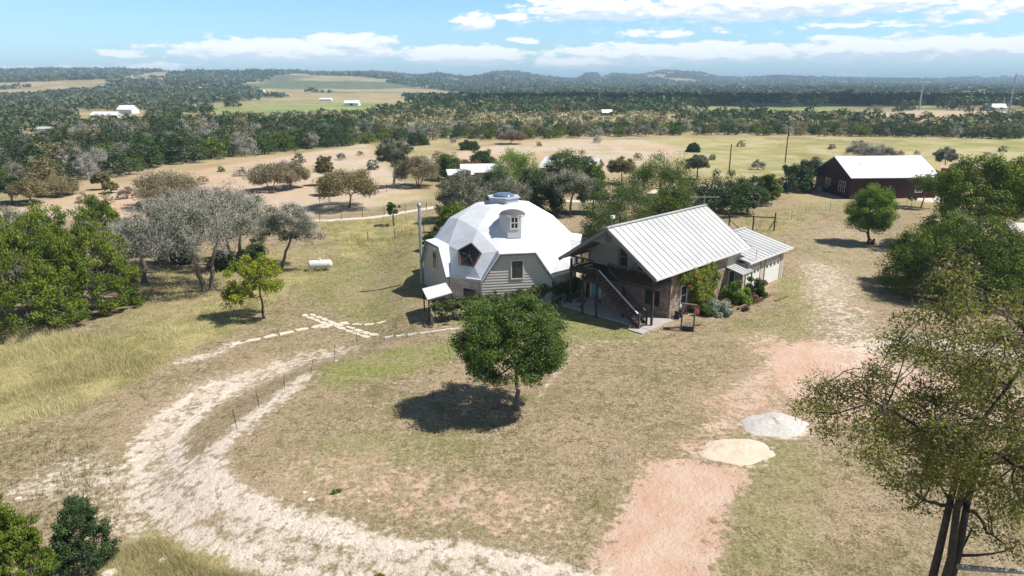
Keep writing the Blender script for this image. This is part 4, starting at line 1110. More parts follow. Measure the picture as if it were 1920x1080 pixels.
far_house('farm_house', 1864, 207, 32, 6, 12, -.2, WH, WROOF, 'white farmhouse with small gable near the tall steel pole on the right', wins=2)
far_house('red_roof_house', 1820, 182, 26, 4, 11, -.3, TANW, REDT, 'large house with red tiled roof among trees in the right distance')
far_house('red_roof_house', 1838, 178, 18, 4, 10, .3, TANW, REDT, 'red tiled house standing just behind the larger red-roofed one')
for i, (px, py, w, lab) in enumerate([(830, 186, 12, 'small white house in the trees left of the cloud-shaded wood'), (160, 145, 12, 'white house high on the left hillside'), (534, 151, 16, 'white hilltop house below the skyline above the tan field'),
                                      (830, 159, 14, 'white house on the hillside left of the rocky knoll'), (490, 169, 12, 'pale house on the hill above the far tan field'), (1007, 173, 11, 'white building in the woods beyond the cloud-shaded trees'),
                                      (1415, 172, 13, 'white house in the far right woods under the skyline'), (1852, 200, 9, 'small white outbuilding left of the white farmhouse by the steel pole'), (1572, 162, 8, 'tiny pale house in the far haze right of centre'), (1213, 158, 10, 'tiny pale house on the far hills near the mesa'),
                                      (690, 147, 9, 'small pale house on the skyline hills left of centre'), (600, 153, 9, 'small white house on the wooded hill left of the red-brown field'), (1120, 173, 8, 'low white building right of the white one beyond the shaded wood'), (355, 152, 8, 'tiny white house on the left hill, centre of the ridge'),
                                      (1080, 158, 8, 'tiny white house on the far slope left of the mesa'), (1265, 152, 7, 'tiny white house on the far ridge right of the mesa'), (1400, 160, 7, 'tiny white house right of the far ridge, in haze'), (955, 165, 8, 'tiny white house on the slope under the rocky knoll')]):
    far_house('hill_house', px, py, w, w * .2, w * .36, .1 * (i % 3) - .1, WH if i % 3 else TANW, WROOF, lab)

# ------------------------------------------------------------------ propane tank
q = G(601, 507); ptk = empty('propane_tank', q, radians(12), 'long white propane tank lying on the grass left of the dome', 'tank')
TK = mat('pale_tank_paint', (.66, .70, .66), (.58, .62, .58), .45, 2)
t_ = MB(); n = 12; r0 = .42; L_ = 1.9
pr = [(-L_ / 2 - .28 * cos(a), r0 * sin(a)) for a in np.linspace(.05, pi / 2, 6)] + [(L_ / 2 + .28 * sin(a), r0 * cos(a)) for a in np.linspace(0, pi / 2 - .05, 6)]
t_.tube([(x, 0, .68) for x, r in pr], [r for x, r in pr], 20); t_.build('tank', TK, ptk)
t_ = MB(); t_.tube([(0, 0, 1.05), (0, 0, 1.2)], .14, 12); t_.tube([(0, 0, 1.2), (0, 0, 1.26)], [.15, .06], 12); t_.build('valve_dome', TK, ptk)
for x in (-.6, .6): MB().box(x - .06, x + .06, -.3, .3, -.1, .36).build('foot', mat('tank_feet', (.25, .25, .24), None, .8), ptk)
t_ = MB(); t_.tube([(.02 + 0, .43 * cos(a), .68 + .43 * sin(a)) for a in np.linspace(0, pi, 10)], .012, 5); t_.tube([(-.9, -.41, .62), (-.5, -.43, .5), (0, -.43, .62)], .015, 5); t_.build('pipe', GALV, ptk)

# ------------------------------------------------------------------ poles
WP = mat('creosote_pole', (.11, .075, .055), (.07, .05, .04), .9, 4)
def upole(px, py, top, label, xf=False):
    q, h, _ = fit(px, py, top, 10); r = empty('utility_pole', q, 0, label, 'pole'); MB().tube([(0, 0, -.5), (0, 0, h)], [.15, .10], 8).build('pole', WP, r)
    if xf:
        MB().tube([(.32, 0, h - 2.2), (.32, 0, h - 1.3)], .22, 12).build('transformer', GALV, r); MB().beam((-.1, 0, h - .7), (.4, 0, h - .7), .08, .1).build('bracket', WP, r); MB().tube([(.0, 0, h), (0, 0, h + .35)], .03, 6).build('insulator', GALV, r)
    return q, h
upole(1367, 322, 270, 'plain brown wooden pole without a transformer, behind the dark trees')
upole(1472, 305, 237, 'wooden utility pole with a grey transformer, left of the dark red house', True)
STP = mat('pale_steel_pole', (.50, .52, .52), (.44, .46, .47), .4, 1, metal=.3)
for px, py, top, lab in ((1888, 229, 137, 'tallest pale steel power pole at the right edge'), (1723, 207, 147, 'pale steel power pole second from the right edge'), (1632, 193, 155, 'pale steel power pole third from the right edge'),
                         (1577, 172, 158, 'small far steel power pole left of the three taller ones'), (1547, 172, 159, 'smallest far steel power pole, leftmost of the row'), (1798, 169, 155, 'tiny far power pole between the two rightmost tall poles')):
    q, h, _ = fit(px, py, top, 10); r = empty('power_pole', q, 0, lab, 'pole', 'steel power poles across the right distance')
    k = 1 + .25 * (q.y > 400); MB().tube([(0, 0, -1), (0, 0, h)], [.42 * k * 1.1, .2 * k], 10).build('pole', STP, r)
    a_ = MB()
    for j, sg in ((0, 1), (1, -1), (2, 1)): z = h * (.97 - .05 * j); a_.beam((0, 0, z - .2), (sg * 2.0, 0, z + .1), .14, .14)
    a_.build('arms', STP, r)

# ------------------------------------------------------------------ stakes along the bank, slabs, path, piles, rocks
RUST = mat('rusty_stake', (.09, .06, .045), None, .8)
stk = None
for i, (px, py, top, dx, lab) in enumerate([(446, 806, 768, -6, 'nearest thin metal stake, beside the gravel track'), (487, 765, 733, -4, 'thin metal stake second nearest the camera along the bank'), (534, 731, 698, 1, 'upright thin metal stake third from the camera along the bank'),
                                            (580, 703, 675, 10, 'thin metal stake leaning hard to the right on the bank'), (627, 678, 647, 3, 'thin metal stake with white stones at its foot'), (670, 649, 623, 0, 'thin metal stake below the flagstone crossing'),
                                            (846, 674, 638, -8, 'thin metal stake just left of the round tree crown')]):
    q, h, _ = fit(px, py, top, 10); s = q.y / F_PX * dx
    r = empty('metal_stake', q, 0, lab, 'stake', 'metal stakes along the bank'); m_ = MB(); m_.beam((0, 0, -.3), (s, 0, h), .026, .026); m_.beam((s * .45 - .06, 0, h * .45), (s * .45 + .06, 0, h * .45), .02, .03); m_.build('bar', RUST, r)

LST = mat('limestone_slab', (.62, .57, .47), (.50, .43, .33), .9, 2.2, .01)
LST2 = mat('pale_limestone_slab', (.52, .50, .46), (.42, .40, .37), .9, 2.2, .01)
RND = random.Random(5)


def stone(mb, cx, cy, rx, ry, a, th=.05, sides=6, z=None):
    n = sides; pts = []
    for k in range(n):
        t = 2 * pi * (k + RND.uniform(-.25, .25)) / n + pi / n; sq = 1 / max(abs(cos(t)), abs(sin(t))) * .82; x, y = rx * cos(t) * sq * RND.uniform(.88, 1.05), ry * sin(t) * sq * RND.uniform(.88, 1.05)
        pts.append((cx + x * cos(a) - y * sin(a), cy + x * sin(a) + y * cos(a)))
    vs = [(x, y, T(x, y) - .06) for x, y in pts] + [(x, y, T(x, y) + th) for x, y in pts]
    mb.add(vs, [tuple(range(n))[::-1], tuple(range(n, 2 * n))] + [(i, (i + 1) % n, n + (i + 1) % n, n + i) for i in range(n)])


pth = MB()
def stone_run(p, q, w, ln, jit=.15, rows=1, gap=1.08):
    a, b_ = Vector(G(*p)[:2]), Vector(G(*q)[:2]); d = b_ - a; L = d.length; n = max(1, int(L / ln)); ang = atan2(d.y, d.x); nrm = Vector((-d.y, d.x)) / L
    for i in range(n):
        for r in range(rows):
            c = a + d * ((i + .5 + (.4 * (r % 2) if rows > 1 else 0)) / n) + nrm * ((r - (rows - 1) / 2) * w * 1.0 + RND.uniform(-jit, jit) * w)
            stone(pth, c.x, c.y, L / n / 2 / gap * RND.uniform(.85, 1.02), w / 2 / gap, ang + RND.uniform(-.1, .1), .045, RND.choice((4, 5, 6, 7)))
stone_run((425, 648), (610, 609), .55, 1.15, .06, 1, .82); stone_run((572, 589), (628, 611), .5, .8, .05, 2, .84); stone_run((600, 612), (645, 608), .5, .8, .05, 2, .84)
stone_run((635, 608), (725, 603), .5, .9, .08, 1, .86); stone_run((638, 612), (698, 631), .5, .85, .05, 2, .84)
tag(pth.build('path', LST, None), kind='structure')
for i, (px, py, w, lab) in enumerate([(733, 631, 1.9, 'leftmost pale stone slab in the row below the hedge'), (754, 629, 1.8, 'second pale stone slab from the left in the row below the hedge'), (776, 626.5, 1.8, 'third pale stone slab from the left in the row below the hedge'), (799, 623.5, 2.0, 'long middle pale stone slab in the row below the hedge'),
                                      (820, 620.5, 1.8, 'fifth pale stone slab, right of the long middle one below the hedge'), (838, 618, 1.6, 'sixth pale stone slab, second from the right end of the row'), (853, 617, 1.0, 'short pale stone slab at the right end of the row by the tree crown')]):
    q = G(px, py); mb = MB(); w = .45 + w * .30; mb.box(-w / 2, w / 2, -.085, .085, -.12, .05); o = mb.build('stone_slab', LST2, None, bevel=.015); o.location = q; o.rotation_euler = (0, 0, radians(27 + RND.uniform(-3, 3)))
    tag(o, lab, 'stone slab', 'stepping slabs below the hedge')


def heap(px, py, rx, ry, h, m, name, label, seed):
    q = G(px, py); n, k = 40, 16; R = np.random.default_rng(seed); vs = [(0, 0, h * .97)]; fs = []
    ph = R.uniform(0, 6, 4)
    for i in range(1, k + 1):
        for j in range(n):
            a = 2 * pi * j / n; rad = i / k * (1 + .10 * sin(2 * a + ph[0]) + .06 * sin(5 * a + ph[1])); x, y = rx * rad * cos(a), ry * rad * sin(a)
            hh = h * max(0, 1 - (i / k) ** 2) ** 1.3 * (1 + .15 * sin(3 * a + ph[2])) + R.normal() * .02 * (i < k)
            vs.append((x, y, hh + T(q.x + x, q.y + y) - q.z - (.05 if i == k else 0)))
    for j in range(n): fs.append((0, 1 + j, 1 + (j + 1) % n))
    for i in range(k - 1):
        for j in range(n): fs.append((1 + i * n + j, 1 + (i + 1) * n + j, 1 + (i + 1) * n + (j + 1) % n, 1 + i * n + (j + 1) % n))
    mb = MB(); mb.add(vs, fs, True); o = mb.build(name, m, None, recalc=True); o.location = q; tag(o, label, 'heap')
    return q


GRV = mat('white_gravel', (.58, .545, .505), (.42, .385, .35), .95, 9, .03); SND = mat('pale_sand', (.60, .50, .39), (.53, .43, .33), .95, 1.2, .03)
heap(1452, 797, 1.8, 1.5, .30, GRV, 'gravel_heap', 'low heap of whitish gravel beside the red earth', 3)
heap(1382, 846, 2.0, 1.25, .16, SND, 'sand_heap', 'flat spread of cream sand in front of the gravel heap', 4)


def rock_mesh(seed, r):
    bm = bmesh.new(); bmesh.ops.create_icosphere(bm, subdivisions=2, radius=r); R = np.random.default_rng(seed); k = R.normal(size=(4, 3)) / r * 1.3; ph = R.uniform(0, 6, 4)
    for v in bm.verts:
        s = 1 + .16 * sum(sin(v.co.dot(Vector(k[i])) + ph[i]) for i in range(4)); v.co *= s; v.co.z *= .55
    me = bpy.data.meshes.new('rock'); bm.to_mesh(me); bm.free(); return me
for i, (px, py, r, lab) in enumerate([(306, 1052, .28, 'pale rock in the straw grass right of the small dark bush'), (205, 1076, .38, 'wide pale rock at the bottom edge below the dark bush'), (570, 924, .13, 'small white stone at the left end of the lower bank'), (583, 938, .22, 'pale flat stone on the lower bank beside the small white one'), (630, 676, .16, 'white stone at the foot of a metal stake'),
                                      (690, 940, .12, 'small pale stone on the lower bank slope'), (968, 832, .09, 'single white stone in the dry lawn below the tree shadow'), (1065, 683, .09, 'tiny white stone right of the round tree crown'), (845, 680, .14, 'white stone at the foot of the stake left of the round tree'), (556, 975, .12, 'small pale stone beside the gravel track bend'), (1195, 768, .1, 'small pale stone on the dry lawn right of the round tree trunk'),
                                      (383, 561, .14, 'white stone in the grass below the bare oak trunk'), (1236, 967, .10, 'small pale stone in the red earth patch'), (35, 935, .2, 'pale rock among the limestone rubble left of the dark bush')]):
    r *= .62; o = link('rock', rock_mesh(i, r), LST); o.location = G(px, py) + Vector((0, 0, r * .15)); o.rotation_euler = (0, 0, i); tag(o, lab, 'rock')

# ------------------------------------------------------------------ garden by the right wall
TIM = mat('red_brown_timber', (.24, .12, .09), (.17, .09, .07), .85, 3, .004)
def local_thing(name, s, t, label, cat): return empty(name, HP(s, t, 0), HT, label, cat)
def edging(name, s0, t0, s1, t1, label, h=.16):
    a, b_ = HP(s0, t0), HP(s1, t1); r = MB(); r.beam((a.x, a.y, h / 2), (b_.x, b_.y, h / 2), .16, h); o = r.build(name, TIM, None, bevel=.01); tag(o, label, 'timber')
edging('timber_edging', -1.9, 5.9, -1.7, 7.6, 'short red timber edging right of the garden arch, in front of the grey shrub')
edging('timber_edging', -2.0, 9.0, -2.1, 14.6, 'long red timber edging in front of the tall shrubs by the side door', .22)
edging('timber_edging', -3.1, 13.4, -3.2, 15.4, 'loose thin timber lying on the grass beyond the long edging', .08)
edging('timber_edging', -.3, .9, -1.8, 3.6, 'dark timber edging between the stair foot and the garden arch', .12)
aq = (G(1277, 619) + G(1300, 622)) / 2; av = G(1300, 622) - G(1277, 619); aw = av.length / 2
arch = empty('garden_arch', aq, atan2(av.y, av.x), 'weathered open timber arch standing in front of the brick wall', 'arch')
WG = mat('weathered_grey_timber', (.24, .18, .15), (.16, .125, .105), .85, 5)
for x in (-aw, aw): MB().box(x - .06, x + .06, -.06, .06, -.1, 2.0).build('post', WG, arch)
MB().box(-aw - .12, aw + .12, -.07, .07, 2.0, 2.1).build('beam', WG, arch)
q = MB(); q.box(-aw + .07, aw - .07, -.05, .75, 0, .34); q.build('planter', WOOD_D, arch); q = MB()
for i in range(5): q.box(-aw + .1 + i * .17, -aw + .2 + i * .17, -.04, .74, .342, .37)
q.build('slats', WG, arch)
pt = empty('flower_pot', HP(-.45, 5.35), HT, 'red flower in a small pot at the foot of the climbing vine', 'flower pot')
MB().lathe([(.12, 0), (.17, .28), (.18, .3)], (0, 0, 0), 14).build('pot', mat('terracotta', (.40, .17, .10)), pt)
R_ = np.random.default_rng(9); V_, F_, t__ = leaves(R_, np.array([[0, 0, .48]]), np.array([.22]), 160, .11); link('blooms', np_mesh('blooms', V_, F_, t__), LV['crimson'], pt)


def shrub(name, loc, r, h, n, size, lm, label, seed, group=None, cat='shrub', cl=16, flowers=None, asp=.45, stems=True, ry=None):
    R = np.random.default_rng(seed); ro = empty(name, loc, 0, label, cat, group); ry = ry or r
    d = unit(R.normal(size=(cl, 3))); d[:, 2] = np.abs(d[:, 2]); k = R.uniform(.35, .9, (cl, 1)); cen = d * k * np.array([r, ry, h * .95]); cen[:, 2] = np.maximum(cen[:, 2], .12 * h); cr = R.uniform(.22, .4, cl) * min(r, h)
    V, F, tt = leaves(R, cen, cr, n, size, spray=.5, asp=asp); V[:, 2] = np.maximum(V[:, 2], -.1); link('foliage', np_mesh('foliage', V, F, tt), LV[lm], ro)
    if stems:
        ps = [(bez(np.array([0, 0, -.1]) + R.normal(size=3) * .06, c * .5 + np.array([0, 0, h * .1]), c, 5), np.linspace(.03, .008, 5)) for c in cen]
        link('stems', np_mesh('stems', *tubes(ps, 4)), BARK_D, ro)
    if flowers:
        fc, fl_m = flowers; V, F, tt = leaves(R, np.array(fc), np.full(len(fc), .18), 60, .1); link('flowers', np_mesh('flowers', V, F, tt), LV[fl_m], ro)
    return ro


shrub('sage_shrub', HP(-1.35, 7.1), 1.15, 1.5, 300, .13, 'sage', 'round silvery grey shrub in front of the brick wall', 21, cl=24)
shrub('green_shrub', HP(-.95, 6.1), .75, 1.15, 220, .12, 'green', 'green shrub between the garden arch and the silvery shrub', 22, cl=18)
shrub('leafy_shrub', HP(-1.0, 10.6), 1.25, 2.3, 330, .16, 'bright', 'tall leafy shrub under the door canopy, left of its neighbour', 23, cl=26, ry=1.0)
shrub('leafy_shrub', HP(-1.3, 13.4), 1.1, 2.3, 330, .15, 'green', 'tall leafy shrub right of the door canopy, in front of the first garage door', 24, cl=26, ry=1.0)
shrub('red_tinged_shrub', HP(-.8, 8.9), .7, .9, 160, .12, 'red', 'low rusty red shrub between the silvery shrub and the tall shrubs', 25, cl=14)
shrub('red_tinged_shrub', HP(-1.6, 12.0), .9, .9, 180, .12, 'red', 'low rusty shrub at the foot of the two tall shrubs', 28, cl=16)
shrub('clump_grass', HP(-2.5, 9.3), .4, .45, 120, .2, 'oak', 'small green tuft growing against the timber edging', 26, cl=8, asp=.15)
shrub('grass_tuft', G(632, 925), .22, .28, 90, .14, 'bright', 'single bright green tuft on the dry bank', 27, cl=6, asp=.2, stems=False)
# climbing vine with red flowers on the side wall
R_ = np.random.default_rng(31); vine = empty('climbing_vine', HP(.45, 7.0), HT, 'tall green climbing vine with red trumpet flowers on the brick wall', 'vine')
cen = []
for i in range(230):
    z = R_.uniform(.15, 3.7); w = 1.6 * (1 - .12 * abs(z - 2.4)); y = R_.uniform(-1, 1) * w * (1.25 if z > 2.2 else .95) - (.3 * (z - 2) if z > 2 else 0); cen.append([R_.uniform(.1, .75), y, z])
for i in range(26): cen.append([R_.uniform(.1, .5), R_.uniform(-3.2, -1.3), R_.uniform(2.7, 3.55)])
cen = np.array(cen); V, F, tt = leaves(R_, cen, np.full(len(cen), .3), 90, .13, flat=1, asp=.55); link('leaves', np_mesh('leaves', V, F, tt), LV['vine'], vine)
fc = np.array([[.7, -1.8, 3.1], [.75, -2.0, 3.25], [.7, -1.2, 3.2], [.7, -2.7, 2.6], [.9, -1.2, 1.45], [.7, .3, 3.2]])
V, F, tt = leaves(R_, fc, np.full(len(fc), .14), 26, .09); link('flowers', np_mesh('flowers', V, F, tt), LV['crimson'], vine)
ps = [(np.cumsum(np.vstack([[.15, R_.uniform(-.6, .6), 0], np.column_stack([R_.normal(size=8) * .03, R_.normal(size=8) * .15, np.full(8, .4)])]), 0), np.linspace(.035, .012, 9)) for _ in range(9)]
link('stems', np_mesh('stems', *tubes(ps, 5)), BARK_D, vine)

# ------------------------------------------------------------------ hedge on a fence in front of the dome
hp = [Vector((*G(*q)[:2], 0)) for q in ((808, 607), (850, 599), (905, 591), (960, 581), (1000, 573), (1036, 565), (1068, 558), (1092, 549))]
hed = empty('hedge', hp[0], 0, 'vine-covered hedge curving from the porch past the front of the dome', 'hedge')
R_ = np.random.default_rng(41); cen = []; st_ = []
for i in range(len(hp) - 1):
    a, b_ = hp[i] - hp[0], hp[i + 1] - hp[0]; n = int((b_ - a).length * 24)
    for j in range(n):
        p = a.lerp(b_, R_.random()); nr = (b_ - a).normalized(); nr = Vector((-nr.y, nr.x, 0)); w = R_.normal() * .36; zt = 1.42 + .15 * sin(i * 2.1) + R_.normal() * .08
        z = zt - abs(R_.normal()) * .38; p = p + nr * w; z0 = T(p.x + hp[0].x, p.y + hp[0].y); cen.append([p.x, p.y, max(z, .35) + z0])
        if j % 3 == 0:
            e = [p.x + R_.normal() * .3, p.y + R_.normal() * .15, z + z0]; st_.append((bez(np.array([p.x + R_.normal() * .2, p.y, z0 - .1]), np.array([p.x + R_.normal() * .4, p.y + R_.normal() * .2, z0 + .6]), np.array(e), 6), np.linspace(.03, .012, 6)))
cen = np.array(cen); V, F, tt = leaves(R_, cen, np.full(len(cen), .28), 64, .16, asp=.6); link('foliage', np_mesh('foliage', V, F, tt), LV['ivy'], hed)
link('stems', np_mesh('stems', *tubes(st_, 4)), TWIG_B, hed)
for i, p in enumerate(hp):
    v = p - hp[0]; z0 = T(p.x, p.y); MB().box(v.x - .05, v.x + .05, v.y - .05, v.y + .05, z0 - .3, z0 + 1.3).build('post', WG, hed)
gt = empty('timber_gate', hp[0] + Vector((-.0, -.1, T(hp[0].x, hp[0].y))), radians(-70), 'small weathered picket gate at the left end of the hedge', 'gate')
q = MB(); q.box(0, .9, -.02, .02, .2, .28); q.box(0, .9, -.02, .02, .85, .93)
for i in range(7): q.box(i * .14, i * .14 + .07, -.045, -.022, .05, 1.05)
q.build('pickets', WG, gt)
# stone kerb at the hedge end by the patio
kb = MB(); a, b_ = HP(10.3, 2.5), HP(9.3, .4); kb.beam((a.x, a.y, .06), (b_.x, b_.y, .06), .3, .14); o = kb.build('stone_kerb', LST2, None); tag(o, 'low pale stone kerb between the hedge and the patio', 'kerb')
lp = empty('bollard_light', HP(8.9, -.15), HT, 'small black bollard lamp on the grass at the patio corner', 'lamp'); MB().tube([(0, 0, 0), (0, 0, .55)], .04, 8).build('post', METAL_D, lp); MB().lathe([(.07, .55), (.09, .68), (.02, .74)], (0, 0, 0), 10).build('cap', METAL_D, lp)

# ------------------------------------------------------------------ wire fences
def wire_fence(name, pts, h, gap, label, wires=4, post_m=None, pr=.04):
    P = [Vector((*G(*q)[:2], 0)) for q in pts]; root = empty(name, (P[0].x, P[0].y, 0), 0, label, 'fence'); O = P[0]; pp = []
    for a, b_ in zip(P[:-1], P[1:]):
        n = max(1, int((b_ - a).length / gap))
        for i in range(n): pp.append(a.lerp(b_, i / n))
    pp.append(P[-1]); pp = [Vector((p.x - O.x, p.y - O.y, T(p.x, p.y))) for p in pp]
    for p in pp: MB().tube([p - Vector((0, 0, .3)), p + Vector((0, 0, h))], pr, 5).build('post', post_m or WOOD_D, root)
    w = MB()
    for a, b_ in zip(pp[:-1], pp[1:]):
        for k in range(wires): z = Vector((0, 0, h * (.2 + .75 * k / max(1, wires - 1)))); w.beam(a + z, b_ + z, .018, .018)
    w.build('wire', GALV, root)
wire_fence('wire_fence', [(600, 415), (680, 408), (760, 398), (800, 394)], 1.25, 2.6, 'post and wire fence running along the pale track left of the dome')
wire_fence('wire_fence', [(690, 452), (740, 446), (795, 440)], 1.2, 3.0, 'short wire fence nearer the dome, left of its chimney pipe', 3)
wire_fence('wire_fence', [(785, 348), (760, 352), (725, 360), (660, 378), (600, 386)], 1.3, 3.2, 'wire fence around the bare paddock by the brown trees', 3)
wire_fence('wire_fence', [(1455, 425), (1510, 400), (1600, 389), (1700, 388)], 1.2, 4.0, 'thin wire fence across the grass in front of the dark red house', 3, RUST, .025)
q = G(1368, 432); gf = empty('timber_gateway', q, 0, 'dark timber post and rail gateway behind the garage roof', 'gateway')
def WPT(px, py): v = G(px, py); return Vector((v.x - q.x, v.y - q.y, v.z))
for (px, py), h in (((1366, 433), 2.1), ((1411, 432), 1.9), ((1451, 433), 2.3)):
    v = WPT(px, py); MB().tube([v, v + Vector((0, 0, h))], .09, 8).build('post', WOOD_D, gf)
a, b_, c_ = WPT(1366, 433), WPT(1411, 432), WPT(1451, 433)
m_ = MB(); m_.tube([a + Vector((0, 0, 1.95)), b_ + Vector((0, 0, 1.8))], .07, 8); m_.tube([b_ + Vector((0, 0, 1.75)), c_ + Vector((0, 0, 1.7))], .07, 8); m_.tube([a + Vector((0, 0, 1.4)), a.lerp(b_, .45) + Vector((0, 0, .3))], .05, 6); m_.tube([c_ + Vector((0, 0, 1.5)), c_.lerp(b_, .25) + Vector((0, 0, .1))], .05, 6); m_.build('rail', WOOD_D, gf)
m_ = MB()
for k in range(6): z = Vector((0, 0, .2 + .22 * k)); m_.beam(b_ + z, c_ + z, .015, .015)
m_.build('wire', GALV, gf)

# ================================================================== TREES
def hero(px, py, top, wpx, name, label, lm, seed, z0f=.2, group=None, bark=None, dens=1., cat='tree', lf=.16, **k):
    q, h, r = fit(px, py, top, wpx)
    a = dict(seed=seed, h=h, r=r, z0=h * z0f, ncl=int(60 * dens), nleaf=110, leaf=lf, tr=.05 * r + .06, clump=.2)
    twm = k.pop('twm', None); a.update(k)
    return tree(name, q, label, group, cat, lm, bark, twm, **a)


# the round tree on the lawn
t0 = hero(970, 769, 562, 214, 'round_lawn_tree', 'round dense green tree with a few pink blossoms, alone on the front lawn', 'green', 101, .235, ncl=330, nleaf=205, leaf=.14, clump=.15, tr=.13, shell=.45, irr=.26,
          limbs=9, bark=BARK, off=(-.25, 0), asp=.45, bottom=-.7)
R_ = np.random.default_rng(7); q, h, r = fit(970, 769, 562, 214)
fc = np.array([[-.9, -2.6, 2.6], [-.3, -2.75, 2.45], [.35, -2.75, 2.35], [.05, -2.8, 2.7], [-1.3, -2.4, 2.7], [.9, -2.6, 2.6], [-.7, -2.7, 1.9]])
V, F, tt = leaves(R_, fc, np.full(len(fc), .22), 26, .10); link('blossoms', np_mesh('blossoms', V, F, tt), LV['pink'], t0)
hero(497, 597, 472, 104, 'young_lawn_tree', 'yellow-green young tree with thin trunk on the lawn left of the flagstone path', 'yellow', 102, .26, ncl=95, nleaf=120, leaf=.17, clump=.2, tr=.09, irr=.42, off=(-.35, 0), limbs=8, bark=BARK_D, asp=.6,
     lobes=[(0, 0, 0, 1, 1, 1, 5), (-.75, 0, -.75, .5, .6, .3, 1.4)])
hero(1627, 457, 345, 96, 'bushy_lawn_tree', 'bright green upright tree alone on the grass below the dark red house', 'bright', 103, .15, ncl=190, nleaf=190, leaf=.2, clump=.2, tr=.13, irr=.15, shell=.3, bottom=-.85, spray=.6, asp=.3, limbs=10, bark=BARK_D,
     lobes=[(0, 0, -.1, 1, 1, .9, 4), (.1, 0, .35, .8, .8, .65, 2), (-.05, 0, -.5, .85, .85, .42, 3)])
q, h, r = fit(1627, 457, 345, 96); shrub('basal_shoots', q + Vector((.25, -.1, 0)), .5, 1.1, 90, .13, 'green', 'small leafy shoots at the trunk base of the bright green upright tree', 33, cl=8)
hero(1708, 391, 364, 20, 'sapling', 'tiny bright green sapling in front of the dark red house', 'bright', 104, .45, ncl=14, nleaf=60, leaf=.18, tr=.04, clump=.35)
# foreground elm at lower right
q = Vector((10.0, 13.6, T(10.0, 13.6)))
tree('spreading_elm', q, 'large multi-stemmed elm with sparse olive foliage filling the lower right corner', None, 'tree', 'fore', BARK_D, TWIG_B, seed=205, h=13.9, r=3.7, z0=6.9, ncl=370, nleaf=150, leaf=.088, tr=.165, clump=.12, stems=3,
     irr=.25, shell=.3, off=(.85, .9), limbs=26, asp=.45, twigs=16, twig_r=.007, fork=.05, wob=.02, bottom=-.85, trunk_top=9.6,
     lobes=[(.12, 0, .1, .85, .9, .95, 6), (-.66, .05, -.08, .52, .5, .26, 1.6), (.2, .2, -.45, .7, .7, .6, 2.2)])
bl = MB(); bl.tube([(.2, 0, 7.1), (1.0, .1, 6.95), (2.0, .2, 6.8), (3.4, .3, 6.6)], [.07, .06, .055, .04], 8)
lo = empty('fallen_limb', q + Vector((0, -.2, 0)), 0, 'long pale lichen-covered dead limb reaching right from the elm stems at the bottom right edge', 'branch'); bl.build('limb', BARK_P, lo)
# big round juniper and oaks on the right
hero(1790, 552, 400, 262, 'round_juniper', 'big round bright green juniper right of the drive, behind the elm', 'juniper', 301, .03, ncl=520, nleaf=135, leaf=.25, clump=.115, spray=.75, asp=.28, irr=.16, tr=.2, shell=.6, limbs=10, dome=True)
hero(1905, 545, 440, 150, 'round_juniper', 'darker bushy juniper cut by the right edge, beside the tin shed', 'juniperd', 302, .03, ncl=170, nleaf=170, leaf=.26, clump=.18, spray=.7, asp=.3, dome=True)
hero(1822, 470, 283, 185, 'spreading_oak', 'tall dark green oak rising behind the round juniper at right', 'juniper', 303, .14, ncl=240, nleaf=170, leaf=.24, clump=.15, irr=.4, tr=.22, limbs=12, spray=.3, off=(.4, 0))
hero(1727, 390, 328, 62, 'small_oak', 'small oak hiding the right end wall of the dark red house', 'juniper', 304, .3, ncl=50, nleaf=100, leaf=.22, clump=.24, irr=.4, tr=.10, off=(.5, 0))
hero(1765, 447, 385, 85, 'small_oak', 'scrubby green oak between the bright green upright tree and the round juniper', 'juniper', 305, .1, ncl=60, nleaf=100, leaf=.24, clump=.22, irr=.4, tr=.1, dome=True)
hero(1900, 400, 286, 120, 'spreading_oak', 'dark oak at the right edge behind the tin shed', 'juniper', 306, .10, ncl=140, nleaf=160, leaf=.26, clump=.18, irr=.35, spray=.4, dome=True)
# bright junipers at the left edge
GJ = 'junipers at the left edge'
hero(50, 612, 395, 230, 'broad_juniper', 'broad bright juniper at the left edge, nearest of the left junipers', 'juniper', 401, .04, GJ, ncl=430, nleaf=130, leaf=.25, clump=.12, spray=.8, asp=.28, irr=.22, shell=.6, tr=.2, bottom=-.35, lean=(.3, 0), dome=True)
hero(175, 582, 398, 170, 'broad_juniper', 'bright green juniper whose dark trunk shows beside the first bare oak', 'juniper', 402, .05, GJ, ncl=380, nleaf=120, leaf=.25, clump=.12, spray=.8, asp=.28, irr=.25, shell=.6, tr=.2, bottom=-.4, dome=True)
hero(95, 530, 372, 130, 'broad_juniper', 'lighter juniper standing behind the two broad left junipers', 'juniper', 403, .1, GJ, ncl=120, nleaf=140, leaf=.27, clump=.19, spray=.7, asp=.3, irr=.35, dome=True)
hero(200, 500, 352, 80, 'tall_juniper', 'tall narrow juniper top rising behind the left junipers beside the bare oaks', 'juniper', 404, .1, GJ, ncl=90, nleaf=130, leaf=.26, clump=.24, spray=.7, asp=.3, irr=.4)
hero(-45, 560, 420, 130, 'broad_juniper', 'juniper cut by the left edge of the picture', 'juniper', 405, .05, GJ, ncl=100, nleaf=140, leaf=.27, clump=.2, spray=.8, asp=.3, dome=True)
hero(35, 480, 385, 70, 'thin_oak', 'thin pale twiggy tree behind the left junipers', 'oakg', 406, .3, ncl=40, nleaf=40, leaf=.2, clump=.24, twigs=40, twig_r=.014)
